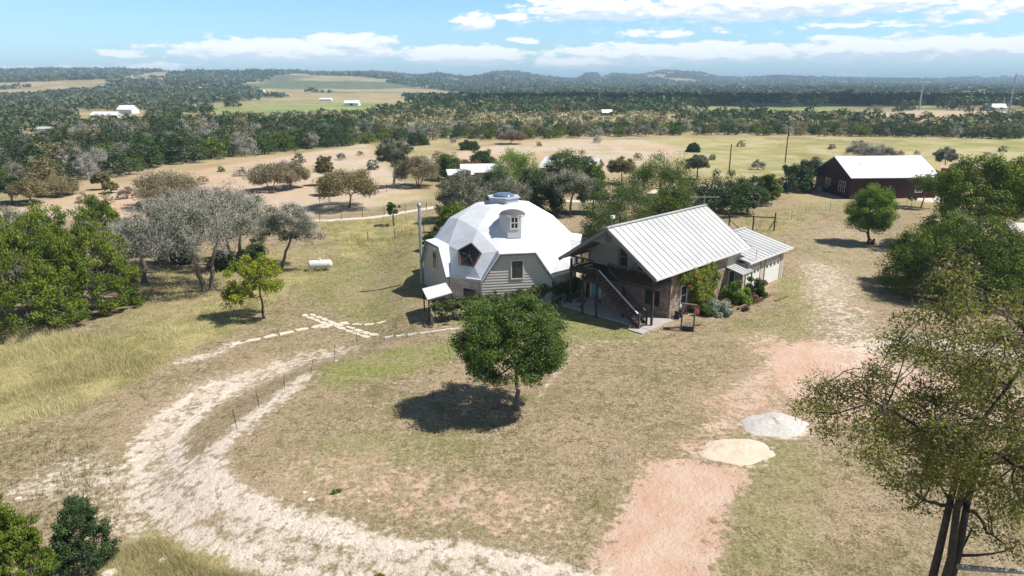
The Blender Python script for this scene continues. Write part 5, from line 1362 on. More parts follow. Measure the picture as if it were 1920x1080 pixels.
# bare live oaks
for px, py, top, w, lab, sd, br, kw in ((272, 530, 400, 150, 'leftmost bare grey oak, its trunk bent above the dry grass', 501, .75, dict(lean=(-.4, 0))),
                                   (388, 545, 352, 215, 'largest bare grey oak with a forked thick trunk', 507, .62, dict(stems=2, tr=.26, fork=.35, off=(-.3, 0))),
                                   (440, 500, 338, 165, 'bare oak behind the forked one, with some green low in its crown', 503, .55, dict(stems=2, tr=.24, fork=.3)),
                                   (318, 503, 372, 120, 'pale bare oak between the leftmost and the forked one', 504, .85, {}),
                                   (352, 470, 352, 130, 'bare grey oak farthest back in the clump', 505, .7, {})):
    hero(px, py, top, w, 'bare_oak', lab, 'oak', sd, .20, 'bare grey oaks left of the lawn', bark=BARK, ncl=120, nleaf=80, leaf=.19, clump=.18, irr=.3, twigs=34, twig_r=.021, bare=br * .5, limbs=34, shell=.3, flat=.8, **kw)
hero(527, 503, 380, 125, 'leaning_oak', 'leaning oak with dark green crown and bare low limbs, rightmost of the oak clump', 'oak', 506, .26, ncl=130, nleaf=85, leaf=.17, clump=.17, irr=.35, twigs=40, twig_r=.013, bare=.25, lean=(1.2, 0), off=(.8, 0), tr=.17, limbs=12, bark=BARK)
shrub('dark_shrub', G(248, 568), 1.1, 1.5, 220, .2, 'juniperd', 'dark low shrub in the shade under the leftmost bare oak', 34, cl=20)
shrub('oak_thicket', G(425, 505), 2.2, 2.2, 200, .22, 'oak', 'dark green oak regrowth between the trunks of the bare oaks', 36, cl=30)
shrub('oak_thicket', G(335, 490), 2.4, 2.0, 200, .22, 'oakg', 'dull grey-green thicket behind the leftmost bare oak', 37, cl=30)
shrub('oak_thicket', G(478, 480), 1.8, 2.2, 200, .22, 'juniperd', 'dark thicket between the bare oaks and the leaning oak', 38, cl=26)
# bottom left
hero(30, 1150, 922, 150, 'near_juniper', 'bright green juniper in the bottom left corner', 'juniper', 601, .03, ncl=230, nleaf=190, leaf=.125, clump=.16, spray=.8, asp=.3, irr=.3, tr=.08, shell=.4, dome=True)
hero(163, 1062, 925, 108, 'small_dark_oak', 'small dense dark green oak beside the bright corner juniper', 'juniperd', 602, .03, ncl=130, nleaf=170, leaf=.085, clump=.2, asp=.55, irr=.35, tr=.05, twigs=6, twig_r=.005, dome=True)
shrub('seedling_juniper', G(712, 1090), .28, .75, 120, .1, 'juniper', 'tiny juniper top poking up at the bottom edge by the white gravel', 35, cl=10)

# trees between the dome, the house and the fields
for px, py, top, w, lm, lab, kw in [
    (840, 338, 282, 56, 'green', 'round dark green tree left of the white-roofed shed', dict(z0f=.06, irr=.12)),
    (905, 318, 276, 48, 'juniperd', 'dark round tree behind the brown bush above the white-roofed shed', dict(z0f=.05)),
    (880, 325, 300, 55, 'red', 'low rusty olive tree between two dark round trees', dict(z0f=.05)),
    (965, 352, 276, 105, 'bright', 'wide yellow-green tree above the dome apex', dict(z0f=.1, spray=.7, asp=.3, ncl=120)),
    (1068, 352, 283, 78, 'green', 'green tree in front of the long pale-roofed house', dict(z0f=.15, irr=.4)),
    (868, 410, 312, 92, 'oakg', 'grey-green twiggy oak behind the dome, left of its apex', dict(twigs=25, z0f=.12, ncl=90)),
    (955, 402, 330, 92, 'oakg', 'dull grey oak right behind the dome apex', dict(twigs=25, z0f=.1)),
    (1015, 398, 325, 80, 'oak', 'dark grey-green oak right of the dome apex', dict(z0f=.1)),
    (1068, 404, 322, 85, 'oakg', 'twisted grey oak with bare trunk standing right of the dome', dict(twigs=35, z0f=.4, tr=.16, lean=(.6, 0))),
    (925, 374, 318, 66, 'oak', 'dull green oak in front of the low white-roofed building', dict(z0f=.08)),
    (1112, 356, 300, 46, 'juniper', 'green juniper against the right end of the long pale-roofed house', dict(z0f=.05, spray=.5)),
    (1000, 362, 312, 60, 'oak', 'dark oak filling the gap right of the yellow-green tree', dict(z0f=.06)),
    (1110, 400, 335, 50, 'oakg', 'thin pale oak between the twisted oak and the tall green tree', dict(twigs=25, z0f=.2)),
    (1158, 448, 316, 128, 'green', 'tall bright green tree rising behind the gable house ridge', dict(z0f=.05, ncl=170, lf=.2)),
    (1240, 372, 286, 128, 'juniper', 'broad green juniper behind the gable house', dict(z0f=.06, ncl=120, spray=.6)),
    (1262, 405, 348, 95, 'juniper', 'lower green juniper just behind the house ridge', dict(z0f=.04, spray=.6)),
    (1165, 345, 296, 42, 'brown', 'thin rusty crown left of the broad green juniper', dict(z0f=.3, irr=.4)),
    (1307, 336, 290, 36, 'oakg', 'slender grey-green tree right of the broad juniper', dict(z0f=.3, twigs=15)),
    (1355, 402, 316, 100, 'juniperd', 'big dark juniper behind the gateway', dict(z0f=.03, ncl=110, spray=.5)),
    (1400, 382, 328, 75, 'juniperd', 'dark juniper right of the big one behind the gateway', dict(z0f=.03, spray=.5)),
    (1440, 372, 322, 50, 'juniper', 'green juniper column left of the dark red house trees', dict(z0f=.03, spray=.6)),
    (1401, 402, 358, 34, 'oakg', 'small grey-green bush tree in front of the dark junipers', dict(z0f=.15)),
    (1490, 358, 300, 62, 'juniperd', 'dark juniper close to the left end of the dark red house', dict(z0f=.04, spray=.5)),
    (1520, 352, 296, 50, 'oakg', 'thin twiggy tree touching the dark red house roof', dict(z0f=.2, twigs=20)),
    (822, 470, 425, 50, 'juniperd', 'dark bush hugging the back left of the dome by the chimney pipe', dict(z0f=.02)),
    (852, 440, 375, 70, 'juniper', 'green leafy bush behind the upper left of the dome', dict(z0f=.05)),
    (920, 385, 345, 70, 'oakg', 'low grey oak directly behind the left slope of the dome', dict(z0f=.05, twigs=20)),
    (738, 424, 378, 24, 'green', 'small leaning green tree by the wire fence left of the dome', dict(z0f=.35, ncl=24)),
    (655, 390, 316, 106, 'brown', 'round brown mesquite with a dark trunk on the bare paddock', dict(z0f=.14, ncl=110, bark=BARK_D, irr=.15)),
    (738, 352, 258, 56, 'oakg', 'tall leaning half-dead tree with a pale trunk on the paddock edge', dict(z0f=.38, twigs=30, bark=BARK_P, tr=.2, lean=(.8, 0))),
    (785, 350, 292, 76, 'brown', 'brown spreading mesquite beside the tall leaning tree', dict(z0f=.08, twigs=20, stems=3)),
    (612, 348, 292, 28, 'brown', 'slender brown tree left of the round brown mesquite', dict(z0f=.2)),
    (625, 366, 325, 42, 'brown', 'small brown mesquite touching the round brown mesquite', dict(z0f=.1)),
    (510, 358, 307, 78, 'brown', 'left brown mesquite of the pair on the bare field', dict(z0f=.08, twigs=15, stems=2)),
    (545, 352, 303, 66, 'brown', 'right brown mesquite of the pair on the bare field', dict(z0f=.12, twigs=15)),
    (315, 385, 322, 110, 'brown', 'olive brown mesquite showing above the bare oaks', dict(z0f=.1, twigs=15)),
    (57, 382, 338, 62, 'brown', 'round brown tree on the bare field, second from the left edge', dict(z0f=.25)),
    (24, 382, 328, 50, 'oak', 'dull green tree on the bare field at the left edge', dict(z0f=.25)),
    (112, 366, 335, 65, 'brown', 'grey-brown low tree on the bare field edge left', dict(z0f=.1)),
    (192, 356, 322, 26, 'brown', 'thin brown tree in the gap below the dark wood', dict(z0f=.2)),
    (208, 362, 340, 22, 'brown', 'tiny brown shrub tree beside the thin one below the dark wood', dict(z0f=.1)),
    (784, 272, 246, 42, 'juniperd', 'dark round juniper alone in the pasture above the paddock', dict(z0f=.03)),
    (880, 281, 262, 34, 'juniperd', 'small dark juniper on the reddish field edge', dict(z0f=.03)),
    (958, 270, 246, 46, 'red', 'bare brownish tree standing on the reddish field', dict(z0f=.2, twigs=20)),
    (1612, 296, 262, 48, 'oakg', 'bare grey tree behind the left of the dark red house roof', dict(z0f=.1, twigs=30, bare=.7)),
    (1652, 296, 273, 60, 'oakg', 'low bare grey tree behind the middle of the dark red house roof', dict(z0f=.1, twigs=30, bare=.6)),
    (1769, 322, 277, 38, 'oakg', 'bare grey tree right of the dark red house roof', dict(z0f=.3, twigs=30, bare=.5)),
    (1300, 285, 268, 22, 'juniperd', 'small dark bush on the yellow meadow edge', dict(z0f=.03)),
]:
    a = dict(z0f=.1, ncl=100, nleaf=120, lf=.27, clump=.22, irr=.28, tr=.13, limbs=7, asp=.4, twig_r=.02, seed=int(px * 7 + py)); a.update(kw); a['dome'] = kw.get('z0f', .1) <= .12 and lm != 'brown'; a['nleaf'] = int(a['nleaf'] * 1.25); sd = a.pop('seed'); z0f = a.pop('z0f'); lf = a.pop('lf')
    w *= 1.16; hero(px, py, top, w, 'field_tree' if lm in ('brown', 'oakg', 'red') else 'leafy_tree', lab, lm, sd, z0f, lf=lf, **a)

# ------------------------------------------------------------------ prototypes for the woods
PH, PR = 6.0, 3.2
def proto(kind, seed, **k):
    a = dict(h=PH, r=PR, z0=.15, dome=True, ncl=46, nleaf=44, leaf=.42, tr=.16, clump=.24, irr=.3, limbs=6, asp=.45); a.update(k)
    tv, lv, tw = tree_parts(seed=seed, **a)
    return np_mesh('trunk', *tv, smooth_=True), (np_mesh('crown', *lv) if lv else None), (np_mesh('twigs', *tw) if tw else None)


PK = {'juniper_tree': [(proto(0, 1, spray=.6), 'juniperd', BARK_D), (proto(0, 2, spray=.6, irr=.4), 'juniperd', BARK_D), (proto(0, 7, spray=.5, z0=.3), 'juniper', BARK_D)],
      'oak_tree': [(proto(0, 3, z0=.5, irr=.35), 'oak', BARK), (proto(0, 4, z0=.4), 'oak', BARK)],
      'grey_tree': [(proto(0, 5, twigs=34, twig_r=.035, bare=.8, z0=.6), 'oakg', BARK_P), (proto(0, 6, twigs=24, twig_r=.035, bare=.35, z0=.4), 'oakg', BARK)],
      'mesquite_tree': [(proto(0, 8, z0=.5, twigs=12, twig_r=.03, nleaf=30), 'brown', BARK_D), (proto(0, 9, z0=.4, nleaf=34), 'brown', BARK_D)]}
for kd in PK:
    for (meshes, lm, bk) in PK[kd]:
        for me, mm in zip(meshes, (bk, LV[lm], TWIG)):
            if me: me.materials.append(mm)


protos_used = {}
def inst(kind, var, x, y, h, r, rz, label, group):
    key = (kind, var)
    if key not in protos_used:
        meshes = PK[kind][var][0]; root = empty(kind, (0, 0, 0)); 
        for nme, me in zip(('trunk', 'crown', 'twigs'), meshes):
            if me: link(nme, me, None, root)
        protos_used[key] = root; c = root
    else: c = copy_thing(protos_used[key])
    c.location = (x, y, T(x, y)); c.rotation_euler = (0, 0, rz); c.scale = (r / PR, r / PR, h / PH); tag(c, label, 'tree', group)
    return c


RG_ = np.random.default_rng(77)


def sample_poly(P, n, R, minx=None):
    lo, hi = P.min(0), P.max(0); out = np.empty((0, 2))
    while len(out) < n:
        c = R.uniform(lo, hi, (n * 3, 2)); out = np.vstack([out, c[sdf(c[:, 0], c[:, 1], P) > 0]])
    return out[:n]


def spaced(P, spacing, R, tries=9000, clumpf=None):
    pts = []; lo, hi = P.min(0), P.max(0); cell = {}
    c = R.uniform(lo, hi, (tries, 2)); c = c[sdf(c[:, 0], c[:, 1], P) > 0]
    for x, y in c:
        if clumpf and R.random() > clumpf(x, y): continue
        i, j = int(x // spacing), int(y // spacing)
        if all((x - a) ** 2 + (y - b_) ** 2 > spacing ** 2 for di in (-1, 0, 1) for dj in (-1, 0, 1) for a, b_ in cell.get((i + di, j + dj), ())):
            cell.setdefault((i, j), []).append((x, y)); pts.append((x, y))
    return np.array(pts)


WOOD = poly([(-250, 372), (0, 350), (60, 352), (130, 342), (200, 335), (265, 318), (330, 308), (400, 303), (480, 292), (560, 282), (650, 272), (690, 262), (690, 246), (560, 243), (440, 240), (330, 236), (255, 240), (125, 262), (110, 285), (20, 292), (-250, 300)])
LB = {'juniper_tree': 'dark green juniper in the dense wood across the bare field, left of centre', 'oak_tree': 'dull green oak in the dense wood across the bare field, left of centre', 'grey_tree': 'pale grey bare tree in the dense wood across the bare field, left of centre', 'mesquite_tree': 'brownish tree in the dense wood across the bare field, left of centre'}
pts = spaced(WOOD, 4.7, RG_, 14000); pts = pts[np.argsort(pts[:, 1])]
WK = {'juniper_tree': 'dark green juniper', 'oak_tree': 'dull green oak', 'grey_tree': 'pale bare tree', 'mesquite_tree': 'brownish tree'}
def wood_label(kd, x, y, hh):
    t = x / y; a = 'left end' if t < -.62 else 'left half' if t < -.47 else 'middle' if t < -.33 else 'right half' if t < -.24 else 'right tip'
    e = min(float(seg_dist(x, y, WOODP[i], WOODP[i + 1])) for i in range(11)); d = 'on the front edge' if e < 6 else 'near the front' if e < 16 else 'deep'
    return ('tall ' if hh > 6.3 else 'low ' if hh < 5 else '') + WK[kd] + ' ' + d + ' in the ' + a + ' of the dense wood'
pack = ['juniper_tree'] * 11 + ['oak_tree'] * 7 + ['grey_tree'] * 4 + ['mesquite_tree'] * 1
n_ind = 0; rest = []
for x, y in pts:
    kd = pack[int(RG_.random() * len(pack))] if vnoise(x, y, 25, 8) < .62 else pack[int(11 + RG_.random() * 12)]
    hh = RG_.uniform(4.2, 7.4)
    if n_ind < 290: inst(kd, int(RG_.random() * len(PK[kd])), x, y, hh, hh * RG_.uniform(.56, .76), RG_.random() * 6.28, wood_label(kd, x, y, hh), kd.replace('_', ' ') + 's of the left wood'); n_ind += 1
    else: rest.append((x, y, hh, 0 if kd == 'juniper_tree' else 1 if kd == 'oak_tree' else 2))
print('left wood', len(pts), 'individual', n_ind)
# the dark scrub line across the middle
LINE = poly([(690, 268), (800, 262), (900, 262), (1000, 262), (1100, 258), (1400, 254), (1600, 258), (1930, 263), (1930, 247), (1600, 243), (1300, 240), (1090, 242), (900, 243), (800, 247), (690, 250)])
pts = spaced(LINE, 4.7, RG_, 8000); pts = pts[np.argsort(pts[:, 1])]
def line_label(kd, x, y, hh):
    t = x / y; a = 'above the paddock' if t < 0 else 'above the reddish field' if t < .17 else 'above the left of the yellow meadow' if t < .4 else 'above the right of the yellow meadow' if t < .6 else 'near the right edge'
    return ('tall ' if hh > 4 else 'low ' if hh < 3.3 else '') + {'juniper_tree': 'dark juniper', 'grey_tree': 'grey twiggy tree', 'mesquite_tree': 'brown mesquite', 'oak_tree': 'dull oak'}[kd] + (' in front' if y < 232 else '') + ' in the scrub line ' + a
for i, (x, y) in enumerate(pts[:290]):
    kd = ['juniper_tree', 'juniper_tree', 'juniper_tree', 'grey_tree', 'mesquite_tree', 'oak_tree'][int(RG_.random() * 6)]; hh = RG_.uniform(3.0, 5.0)
    inst(kd, int(RG_.random() * len(PK[kd])), x, y, hh, hh * RG_.uniform(.55, .8), RG_.random() * 6.28, line_label(kd, x, y, hh), kd.replace('_', ' ') + 's of the scrub line')
# dark oaks standing clear on the right fields
for px, py, hh, r, kd, lab in [(1480, 201, 11, 7, 'oak_tree', 'large dark oak on the right field, left of its twin'), (1530, 200, 12, 9, 'oak_tree', 'broad dark oak clump in the middle of the right field'), (1592, 199, 13, 11, 'oak_tree', 'broadest dark oak on the far right field'), (1703, 207, 7, 6, 'juniper_tree', 'dark round tree left of the second steel pole'), (1683, 211, 5, 4, 'oak_tree', 'small dark tree left of the round one near the second steel pole'),
                               (1775, 205, 11, 7, 'oak_tree', 'upright oak left of the white farmhouse by the steel pole'), (1800, 207, 9, 7, 'oak_tree', 'spreading oak just left of the white farmhouse by the steel pole'), (1850, 212, 7, 5, 'oak_tree', 'oak right beside the white farmhouse by the steel pole'), (1817, 211, 4, 3, 'oak_tree', 'small tree on the tan yard below the spreading oak'), (1640, 207, 4, 6, 'mesquite_tree', 'low brown bush on the right field'),
                               (1400, 204, 7, 6, 'juniper_tree', 'dark bush left of the large dark field oaks'), (1315, 203, 8, 7, 'juniper_tree', 'dark round bush at the left end of the shaded field'), (438, 201, 9, 7.5, 'juniper_tree', 'single dark tree at the front of the green field'), (390, 215, 8, 5, 'oak_tree', 'small tree at the left corner of the green field'), (865, 231, 7, 5, 'juniper_tree', 'dark tree in the brush plain, right of the green field'), (806, 222, 5, 3.6, 'juniper_tree', 'small dark tree in the brush plain left of centre')]:
    q = G(px, py); inst(kd, 0, q.x, q.y, hh, r, px * .7, lab, None)


# single bushes dotted over the pastures
BU = [(725, 300), (770, 285), (850, 268), (905, 262), (700, 318), (640, 300), (595, 322), (560, 305), (450, 330), (380, 345), (415, 322), (240, 372), (160, 380), (1010, 274), (1120, 268), (1195, 300), (1335, 300), (1420, 318), (1390, 275), (1560, 280), (1720, 290), (1850, 300), (1880, 285), (675, 292), (820, 300), (745, 312)]
BN = ['beside the tall leaning tree', 'on the grass above the paddock', 'near the reddish field', 'at the upper edge of the reddish field', 'left of the tall leaning tree', 'above the round brown mesquite', 'near the slender brown tree', 'beyond the pair of mesquites', 'above the bare oaks', 'by the olive brown mesquite', 'on the open tan field', 'below the thin brown tree', 'left on the tan field', 'in the middle of the reddish field', 'right on the reddish field', 'above the thin rusty crown', 'left of the plain wooden pole', 'between the two wooden poles', 'above the plain pole', 'right of the transformer pole', 'above the dark red house', 'far right on the yellow meadow', 'highest on the right meadow', 'by the wood end', 'left of the dark round tree', 'right of the tall leaning tree foot']
for i, (px, py) in enumerate(BU):
    q = G(px, py); kd = ['mesquite_tree', 'juniper_tree', 'grey_tree'][i % 3]; hh = 1.3 + (i * 37 % 10) * .13; o_ = inst(kd, i % 2, q.x, q.y, hh, hh * .7, i * 1.3, 'low ' + ['brown', 'dark green', 'greyish'][i % 3] + ' bush ' + BN[i], None); o_['category'] = 'bush'

# ------------------------------------------------------------------ far woods and brush nobody could count
def mass(name, label, pts, hh, rr, mats_, k=22, size=.62, seed=1, group=None, up=.9, cat='wood'):
    """every crown a burst of leafy flakes on a lumpy dome; split by material into one object each"""
    R = np.random.default_rng(seed); n = len(pts); which = R.choice(len(mats_), n, p=[w for _, w in mats_])
    Vs, Fs, Ts, Ms, o = [], [], [], [], 0
    z = terrain(pts[:, 0], pts[:, 1])
    for mi, (lm, w) in enumerate(mats_):
        s = which == mi; P, H_, R_r, Z = pts[s], hh[s], rr[s], z[s]; m_ = len(P)
        if not m_: continue
        d = unit(R.normal(size=(m_, k, 3))); d[..., 2] = np.abs(d[..., 2]) * 1.0 - .12
        rad = R.uniform(.6, 1.05, (m_, k, 1)); c = d * rad * np.stack([R_r, R_r, H_ * .62], 1)[:, None]; c[..., 2] += (Z + H_ * .38)[:, None]
        c[..., 0] += P[:, 0:1]; c[..., 1] += P[:, 1:2]; C = c.reshape(-1, 3); dn = d.reshape(-1, 3)
        nr = unit(dn * .9 + R.normal(size=dn.shape) * .55); a = unit(np.cross(nr, R.normal(size=dn.shape))); bb = np.cross(nr, a)
        sz = (np.repeat(R_r, k) * size)[:, None] * R.uniform(.55, 1.2, (m_ * k, 1))
        V, F = quads(C, a * sz * .8, bb * sz * .5); Vs.append(V); Fs.append(F + o); o += len(V)
        Ts.append(np.clip(np.repeat(R.uniform(.1, .9, m_), k) * .7 + R.random(m_ * k) * .3, 0, 1)); Ms.append(np.full(len(F), mi))
    me = np_mesh(name, np.concatenate(Vs), np.concatenate(Fs), np.concatenate(Ts))
    for lm, _ in mats_: me.materials.append(LV[lm])
    me.polygons.foreach_set('material_index', np.concatenate(Ms).astype(np.int32)); me.update()
    ob = link(name, me, None); tag(ob, label, cat, group, 'stuff'); return ob


RM = np.random.default_rng(5)
if rest:
    rs = np.array(rest); mass('far_side_of_wood', 'farther half of the dense dark wood left of centre', rs[:, :2], rs[:, 2], rs[:, 2] * .58, [('juniperd', .5), ('oak', .32), ('oakg', .18)], 60, .3, 3)
def rnd(P, n): return sample_poly(P, n, RM)
def U(n, a, b_): return RM.uniform(a, b_, n)
# left, around the barns
P = poly([(-300, 300), (0, 296), (125, 255), (250, 238), (330, 234), (330, 218), (395, 214), (330, 202), (260, 205), (150, 214), (60, 215), (-300, 225)])
pts = rnd(P, 900); pts = pts[(sdf(pts[:, 0], pts[:, 1], poly([(25, 245), (128, 245), (128, 284), (20, 286)])) < 0) & (sdf(pts[:, 0], pts[:, 1], poly([(140, 212), (275, 209), (285, 252), (140, 240)])) < -1)]; n = len(pts)
mass('scattered_wood', 'scattered grey-green trees round the white barns at left', pts, U(n, 3.5, 6.5), U(n, 2.2, 4.2), [('faroak', .5), ('oakg', .3), ('farjun', .2)], 34, .42, 4)
# brush plain
P = poly([(690, 250), (800, 246), (1090, 240), (1300, 238), (1600, 241), (1930, 246), (1930, 236), (1560, 230), (1480, 213), (880, 213), (700, 222), (640, 240)])
pts = spaced(P, 5.2, RM, 9000, lambda x, y: .2 + .6 * (vnoise(x, y, 26, 4) > .5)); n = len(pts)
mass('brush', 'olive brown brush scattered over the yellow-green plain', pts, U(n, 1.6, 3.2), U(n, 1.6, 3.0), [('brush', .75), ('oakg', .21), ('juniperd', .04)], 34, .36, 6, cat='brush')
# trees below the green field and across to the plain
P = poly([(340, 234), (440, 238), (690, 245), (880, 214), (780, 207), (560, 217), (400, 222)]); pts = spaced(P, 5.6, RM, 9000); n = len(pts)
mass('scrub_wood', 'brown and grey scrub between the dark wood and the green field', pts, U(n, 2.2, 4.8), U(n, 2, 3.4), [('brush', .45), ('oakg', .30), ('juniperd', .13), ('oak', .12)], 34, .4, 7)
# right: mixed wood behind the scrub line
P = poly([(1280, 232), (1600, 238), (1930, 243), (1990, 243), (1990, 222), (1890, 226), (1700, 231), (1560, 220), (1280, 217)]); pts = spaced(P, 7.2, RM, 12000); n = len(pts)
mass('mixed_wood', 'mixed grey-green wood behind the scrub line on the right', pts, U(n, 3, 6.2), U(n, 2.4, 4.4), [('oak', .32), ('oakg', .36), ('juniperd', .16), ('brush', .16)], 44, .36, 8)
P = poly([(700, 214), (880, 215), (1280, 215), (1280, 206), (880, 206), (760, 206)]); pts = spaced(P, 7, RM, 8000, lambda x, y: .6); n = len(pts)
mass('green_tree_belt', 'belt of green trees in front of the cloud-shaded wood', pts, U(n, 4, 7), U(n, 3, 5), [('oak', .45), ('juniperd', .4), ('brown', .15)], 34, .4, 9)
P = poly([(1280, 246), (1600, 247), (1930, 251), (1930, 240), (1600, 236), (1280, 234)]); pts = spaced(P, 5.0, RM, 5000); n = len(pts)
mass('brush', 'light brown brush between the scrub line and the mixed wood on the right', pts, U(n, 2.0, 3.6), U(n, 2, 3.2), [('brush', .8), ('oakg', .2)], 34, .38, 16, cat='brush')
# the wood under the cloud shadow
P = poly([(830, 205), (1280, 205), (1460, 205), (1480, 197), (1620, 198), (1990, 205), (1990, 187), (1400, 184), (1100, 182), (880, 184), (760, 190)]); 
pts = spaced(P, 8.5, RM, 14000, lambda x, y: .9); n = len(pts); keep = np.ones(n, bool)
for pp, _ in FLD: keep &= sdf(pts[:, 0], pts[:, 1], poly(pp)) < 2
for pp, _ in TAN: keep &= sdf(pts[:, 0], pts[:, 1], poly(pp)) < 2
pts = pts[keep]; n = len(pts)
mass('shaded_wood', 'long dark wood lying under the cloud shadow in the middle distance', pts, U(n, 5, 9.5), U(n, 4, 7), [('oak', .5), ('juniperd', .5)], 34, .4, 10)
# beyond: hedgerows and woods to the hills, fewer and larger crowns with distance
allfar = []
xx = RM.uniform(-1.0, 1.0, 60000); dd = 480 * (5200 / 480) ** RM.random(60000) ** .8; px_, py_ = xx * dd, dd
keep = woodness(px_, py_) > .52
for L_, mg in ((FLD, 4), (TAN, 4), (YEL, 2)):
    for pp, _ in L_:
        PP = poly(pp)
        keep &= ~(sdf(px_, py_, PP) > -mg)
keep &= ~((px_ / py_ < .8) & (py_ < 470)) & ~((py_ < 620) & (px_ / py_ > -.1)); px_, py_ = px_[keep], py_[keep]; sel = np.arange(len(px_))[:27000]
pts = np.stack([px_[sel], py_[sel]], 1); n = len(pts); sc_ = np.clip(pts[:, 1] / 700, .9, 3.2)
mass('distant_wood', 'bluish green woods covering the far plain and hillsides', pts, U(n, 3.5, 6.5) * sc_ ** .6, U(n, 3.2, 5.5) * sc_, [('faroak', .65), ('farjun', .15), ('oakg', .2)], 13, .62, 13)

# ------------------------------------------------------------------ grasses
STRAW = leaf_mat('straw_blades', [(.31, .27, .125), (.55, .48, .27), (.78, .71, .49)], .3, .7)
TUFT = leaf_mat('lawn_blades', [(.09, .085, .03), (.26, .21, .10), (.48, .39, .23)], .2, .8)


def blades(name, label, P2, h, w, m, seed, per=5, lean=.45, spread=.12, group=None, cat='grass'):
    R = np.random.default_rng(seed); n = len(P2); z = terrain(P2[:, 0], P2[:, 1]) - .02; b = np.repeat(np.column_stack([P2, z]), per, 0); H_ = np.repeat(h, per) * R.uniform(.5, 1.1, n * per)
    b[:, :2] += R.normal(size=(n * per, 2)) * np.repeat(h, per)[:, None] * spread * 2
    a = R.uniform(0, 2 * pi, n * per); s = np.stack([np.cos(a), np.sin(a), 0 * a], 1); ld = R.normal(size=(n * per, 2)) * lean
    tip = b + np.stack([ld[:, 0] * H_, ld[:, 1] * H_, H_], 1); W_ = (np.repeat(w, per) if hasattr(w, '__len__') else w) ; W_ = np.asarray(W_).reshape(-1, 1) if np.ndim(W_) else W_
    V = np.stack([b - s * W_, b + s * W_, tip], 1).reshape(-1, 3); F = np.arange(n * per * 3).reshape(-1, 3)
    tt = np.clip(np.repeat(R.uniform(0, 1, n) * .3 + vnoise(P2[:, 0], P2[:, 1], 2.6, 33) * .75 - .1, per) + R.random(n * per) * .3 - .08, 0, 1)
    o = link(name, np_mesh(name, V, F, tt), m); tag(o, label, cat, group, 'stuff'); return o


def scatter_view(n, R, y0, y1, pw=2.):      # denser nearer, like distance falls off
    u = R.random(n); Y = 1 / (1 / y0 + (1 / y1 - 1 / y0) * u) if pw == 2. else R.uniform(y0, y1, n)
    X = R.uniform(-.86, .86, n) * Y * 1.02; return X, Y


X, Y = scatter_view(230000, RM, 17, 105); Mg = masks(X, Y)
bare_ = np.maximum(np.maximum(Mg['lime'], Mg['red'] * 1.05), 0); cl = vnoise(X, Y, 1.3, 21) * .5 + vnoise(X, Y, .45, 22) * .5
ok = (RM.random(len(X)) > bare_ * 1.02 - .0) & (cl > .38 + bare_ * .35) & (Mg['tall'] < .6)
lx = (X - HO.x) * HA.x + (Y - HO.y) * HA.y; ly = (X - HO.x) * HB.x + (Y - HO.y) * HB.y
ok &= ~((lx > -9.3) & (lx < .5) & (ly > -.3) & (ly < 22)) & (np.hypot(X - DX, Y - DY) > 6.9)
ok &= np.hypot((X - G(1452, 797).x) / 1.75, (Y - G(1452, 797).y) / 1.5) > 1; ok &= np.hypot((X - G(1382, 846).x) / 2, (Y - G(1382, 846).y) / 1.25) > 1
X, Y = X[ok], Y[ok]; s_ = np.clip(Y / 34, .8, 2.2)
blades('lawn_tufts', 'short dry tufts of the mown lawn', np.column_stack([X, Y]), RM.uniform(.035, .10, len(X)) * s_, .011 * s_, TUFT, 51, 3, 1.1, .5)
X, Y = scatter_view(190000, RM, 17, 100); Mg = masks(X, Y); ok = (RM.random(len(X)) < Mg['tall'] ** 1.6) & (Mg['lime'] < .3) & (vnoise(X, Y, 2.6, 23) + RM.random(len(X)) * .4 > .42) & (np.hypot(X - DX, Y - DY) > 7.4)
ok &= ~((lx[:1] > 1e9).any()); X, Y = X[ok], Y[ok]; print('tall tufts', len(X))
hgt_ = (.16 + .62 * np.clip(vnoise(X, Y, 3.2, 24) * 1.5 - .35, 0, 1)) * RM.uniform(.7, 1.2, len(X))
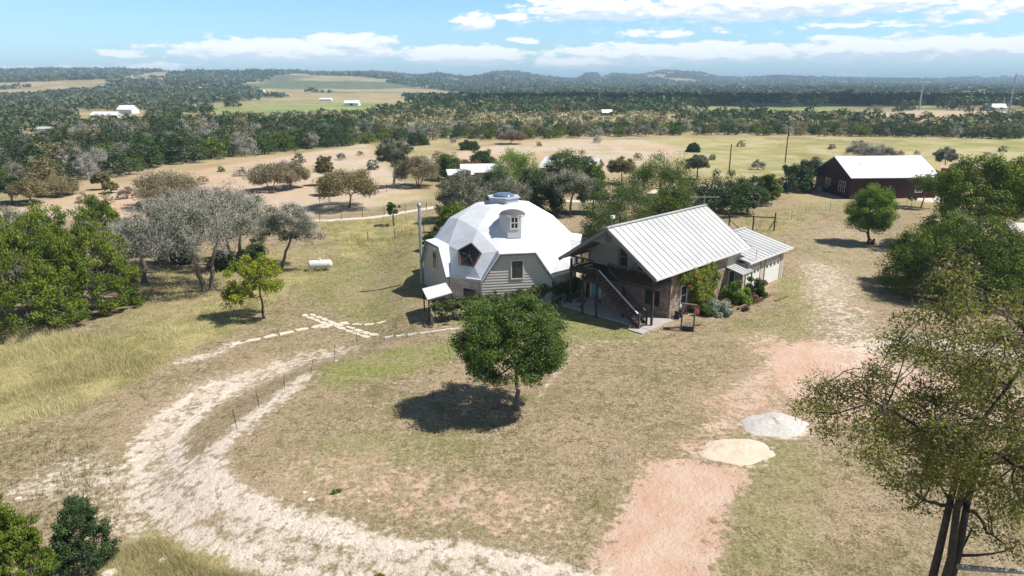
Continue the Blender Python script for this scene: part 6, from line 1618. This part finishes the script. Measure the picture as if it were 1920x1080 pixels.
blades('straw_grass', 'tall straw-coloured grass growing beyond the mown lawn', np.column_stack([X, Y]), hgt_, .011 * np.clip(Y / 34, .8, 2.4), STRAW, 52, 6, .42, .22)
# weedy stalks on the limestone ground at lower left
X, Y = scatter_view(60000, RM, 17, 45); Pz = poly([(-60, 780), (60, 760), (170, 800), (230, 870), (230, 960), (100, 960), (-80, 960)]); ok = sdf(X, Y, Pz) > 0; X, Y = X[ok][:420], Y[ok][:420]
blades('weed_stalks', 'thin upright weed stalks on the stony ground at lower left', np.column_stack([X, Y]), RM.uniform(.15, .5, len(X)), .010, LV['brown'], 53, 7, .18, .10, cat='weeds')

# ------------------------------------------------------------------ a cumulus cloud high over the plain; its shadow lies on the far wood
cq = G(1430, 193); hcl = 420.0; cc = cq + sun_dir * (hcl / sun_dir.z)
R_ = np.random.default_rng(61); bm = bmesh.new(); bmesh.ops.create_icosphere(bm, subdivisions=5, radius=1.)
kk = R_.normal(size=(10, 3)) * 4; ph = R_.uniform(0, 6.3, 10)
for v in bm.verts:
    c = v.co.copy(); s = 1 + .05 * sum(sin(c.dot(Vector(kk[i])) + ph[i]) for i in range(10)); v.co = Vector((c.x * 300 * s, c.y * 105 * s, max(c.z, -.25) * 45 * s))
me = bpy.data.meshes.new('cloud'); bm.to_mesh(me); bm.free(); me.polygons.foreach_set('use_smooth', np.ones(len(me.polygons), bool))
co = link('cloud', me, mat('cloud_white', (.9, .9, .9), (.85, .85, .86), 1., 1.)); co.location = cc; tag(co, kind='structure')

# ------------------------------------------------------------------ haze
hz = MB(); hz.box(-13500, 13500, -350, 13500, -30, 135); m, g, b, o = new_mat('haze'); g.t.nodes.remove(b)
vp = g.n('ShaderNodeVolumePrincipled'); vp.inputs['Color'].default_value = (.58, .80, 1, 1); vp.inputs['Density'].default_value = 2.0e-4; vp.inputs['Anisotropy'].default_value = 0; g.l(vp.outputs[0], o.inputs['Volume'])
ho = hz.build('haze', m, None); tag(ho, kind='stuff')
for ob in sc.objects:
    if ob.get('kind') == 'stuff' and 'label' not in ob and ob.name != 'haze': print('nolabel', ob.name)
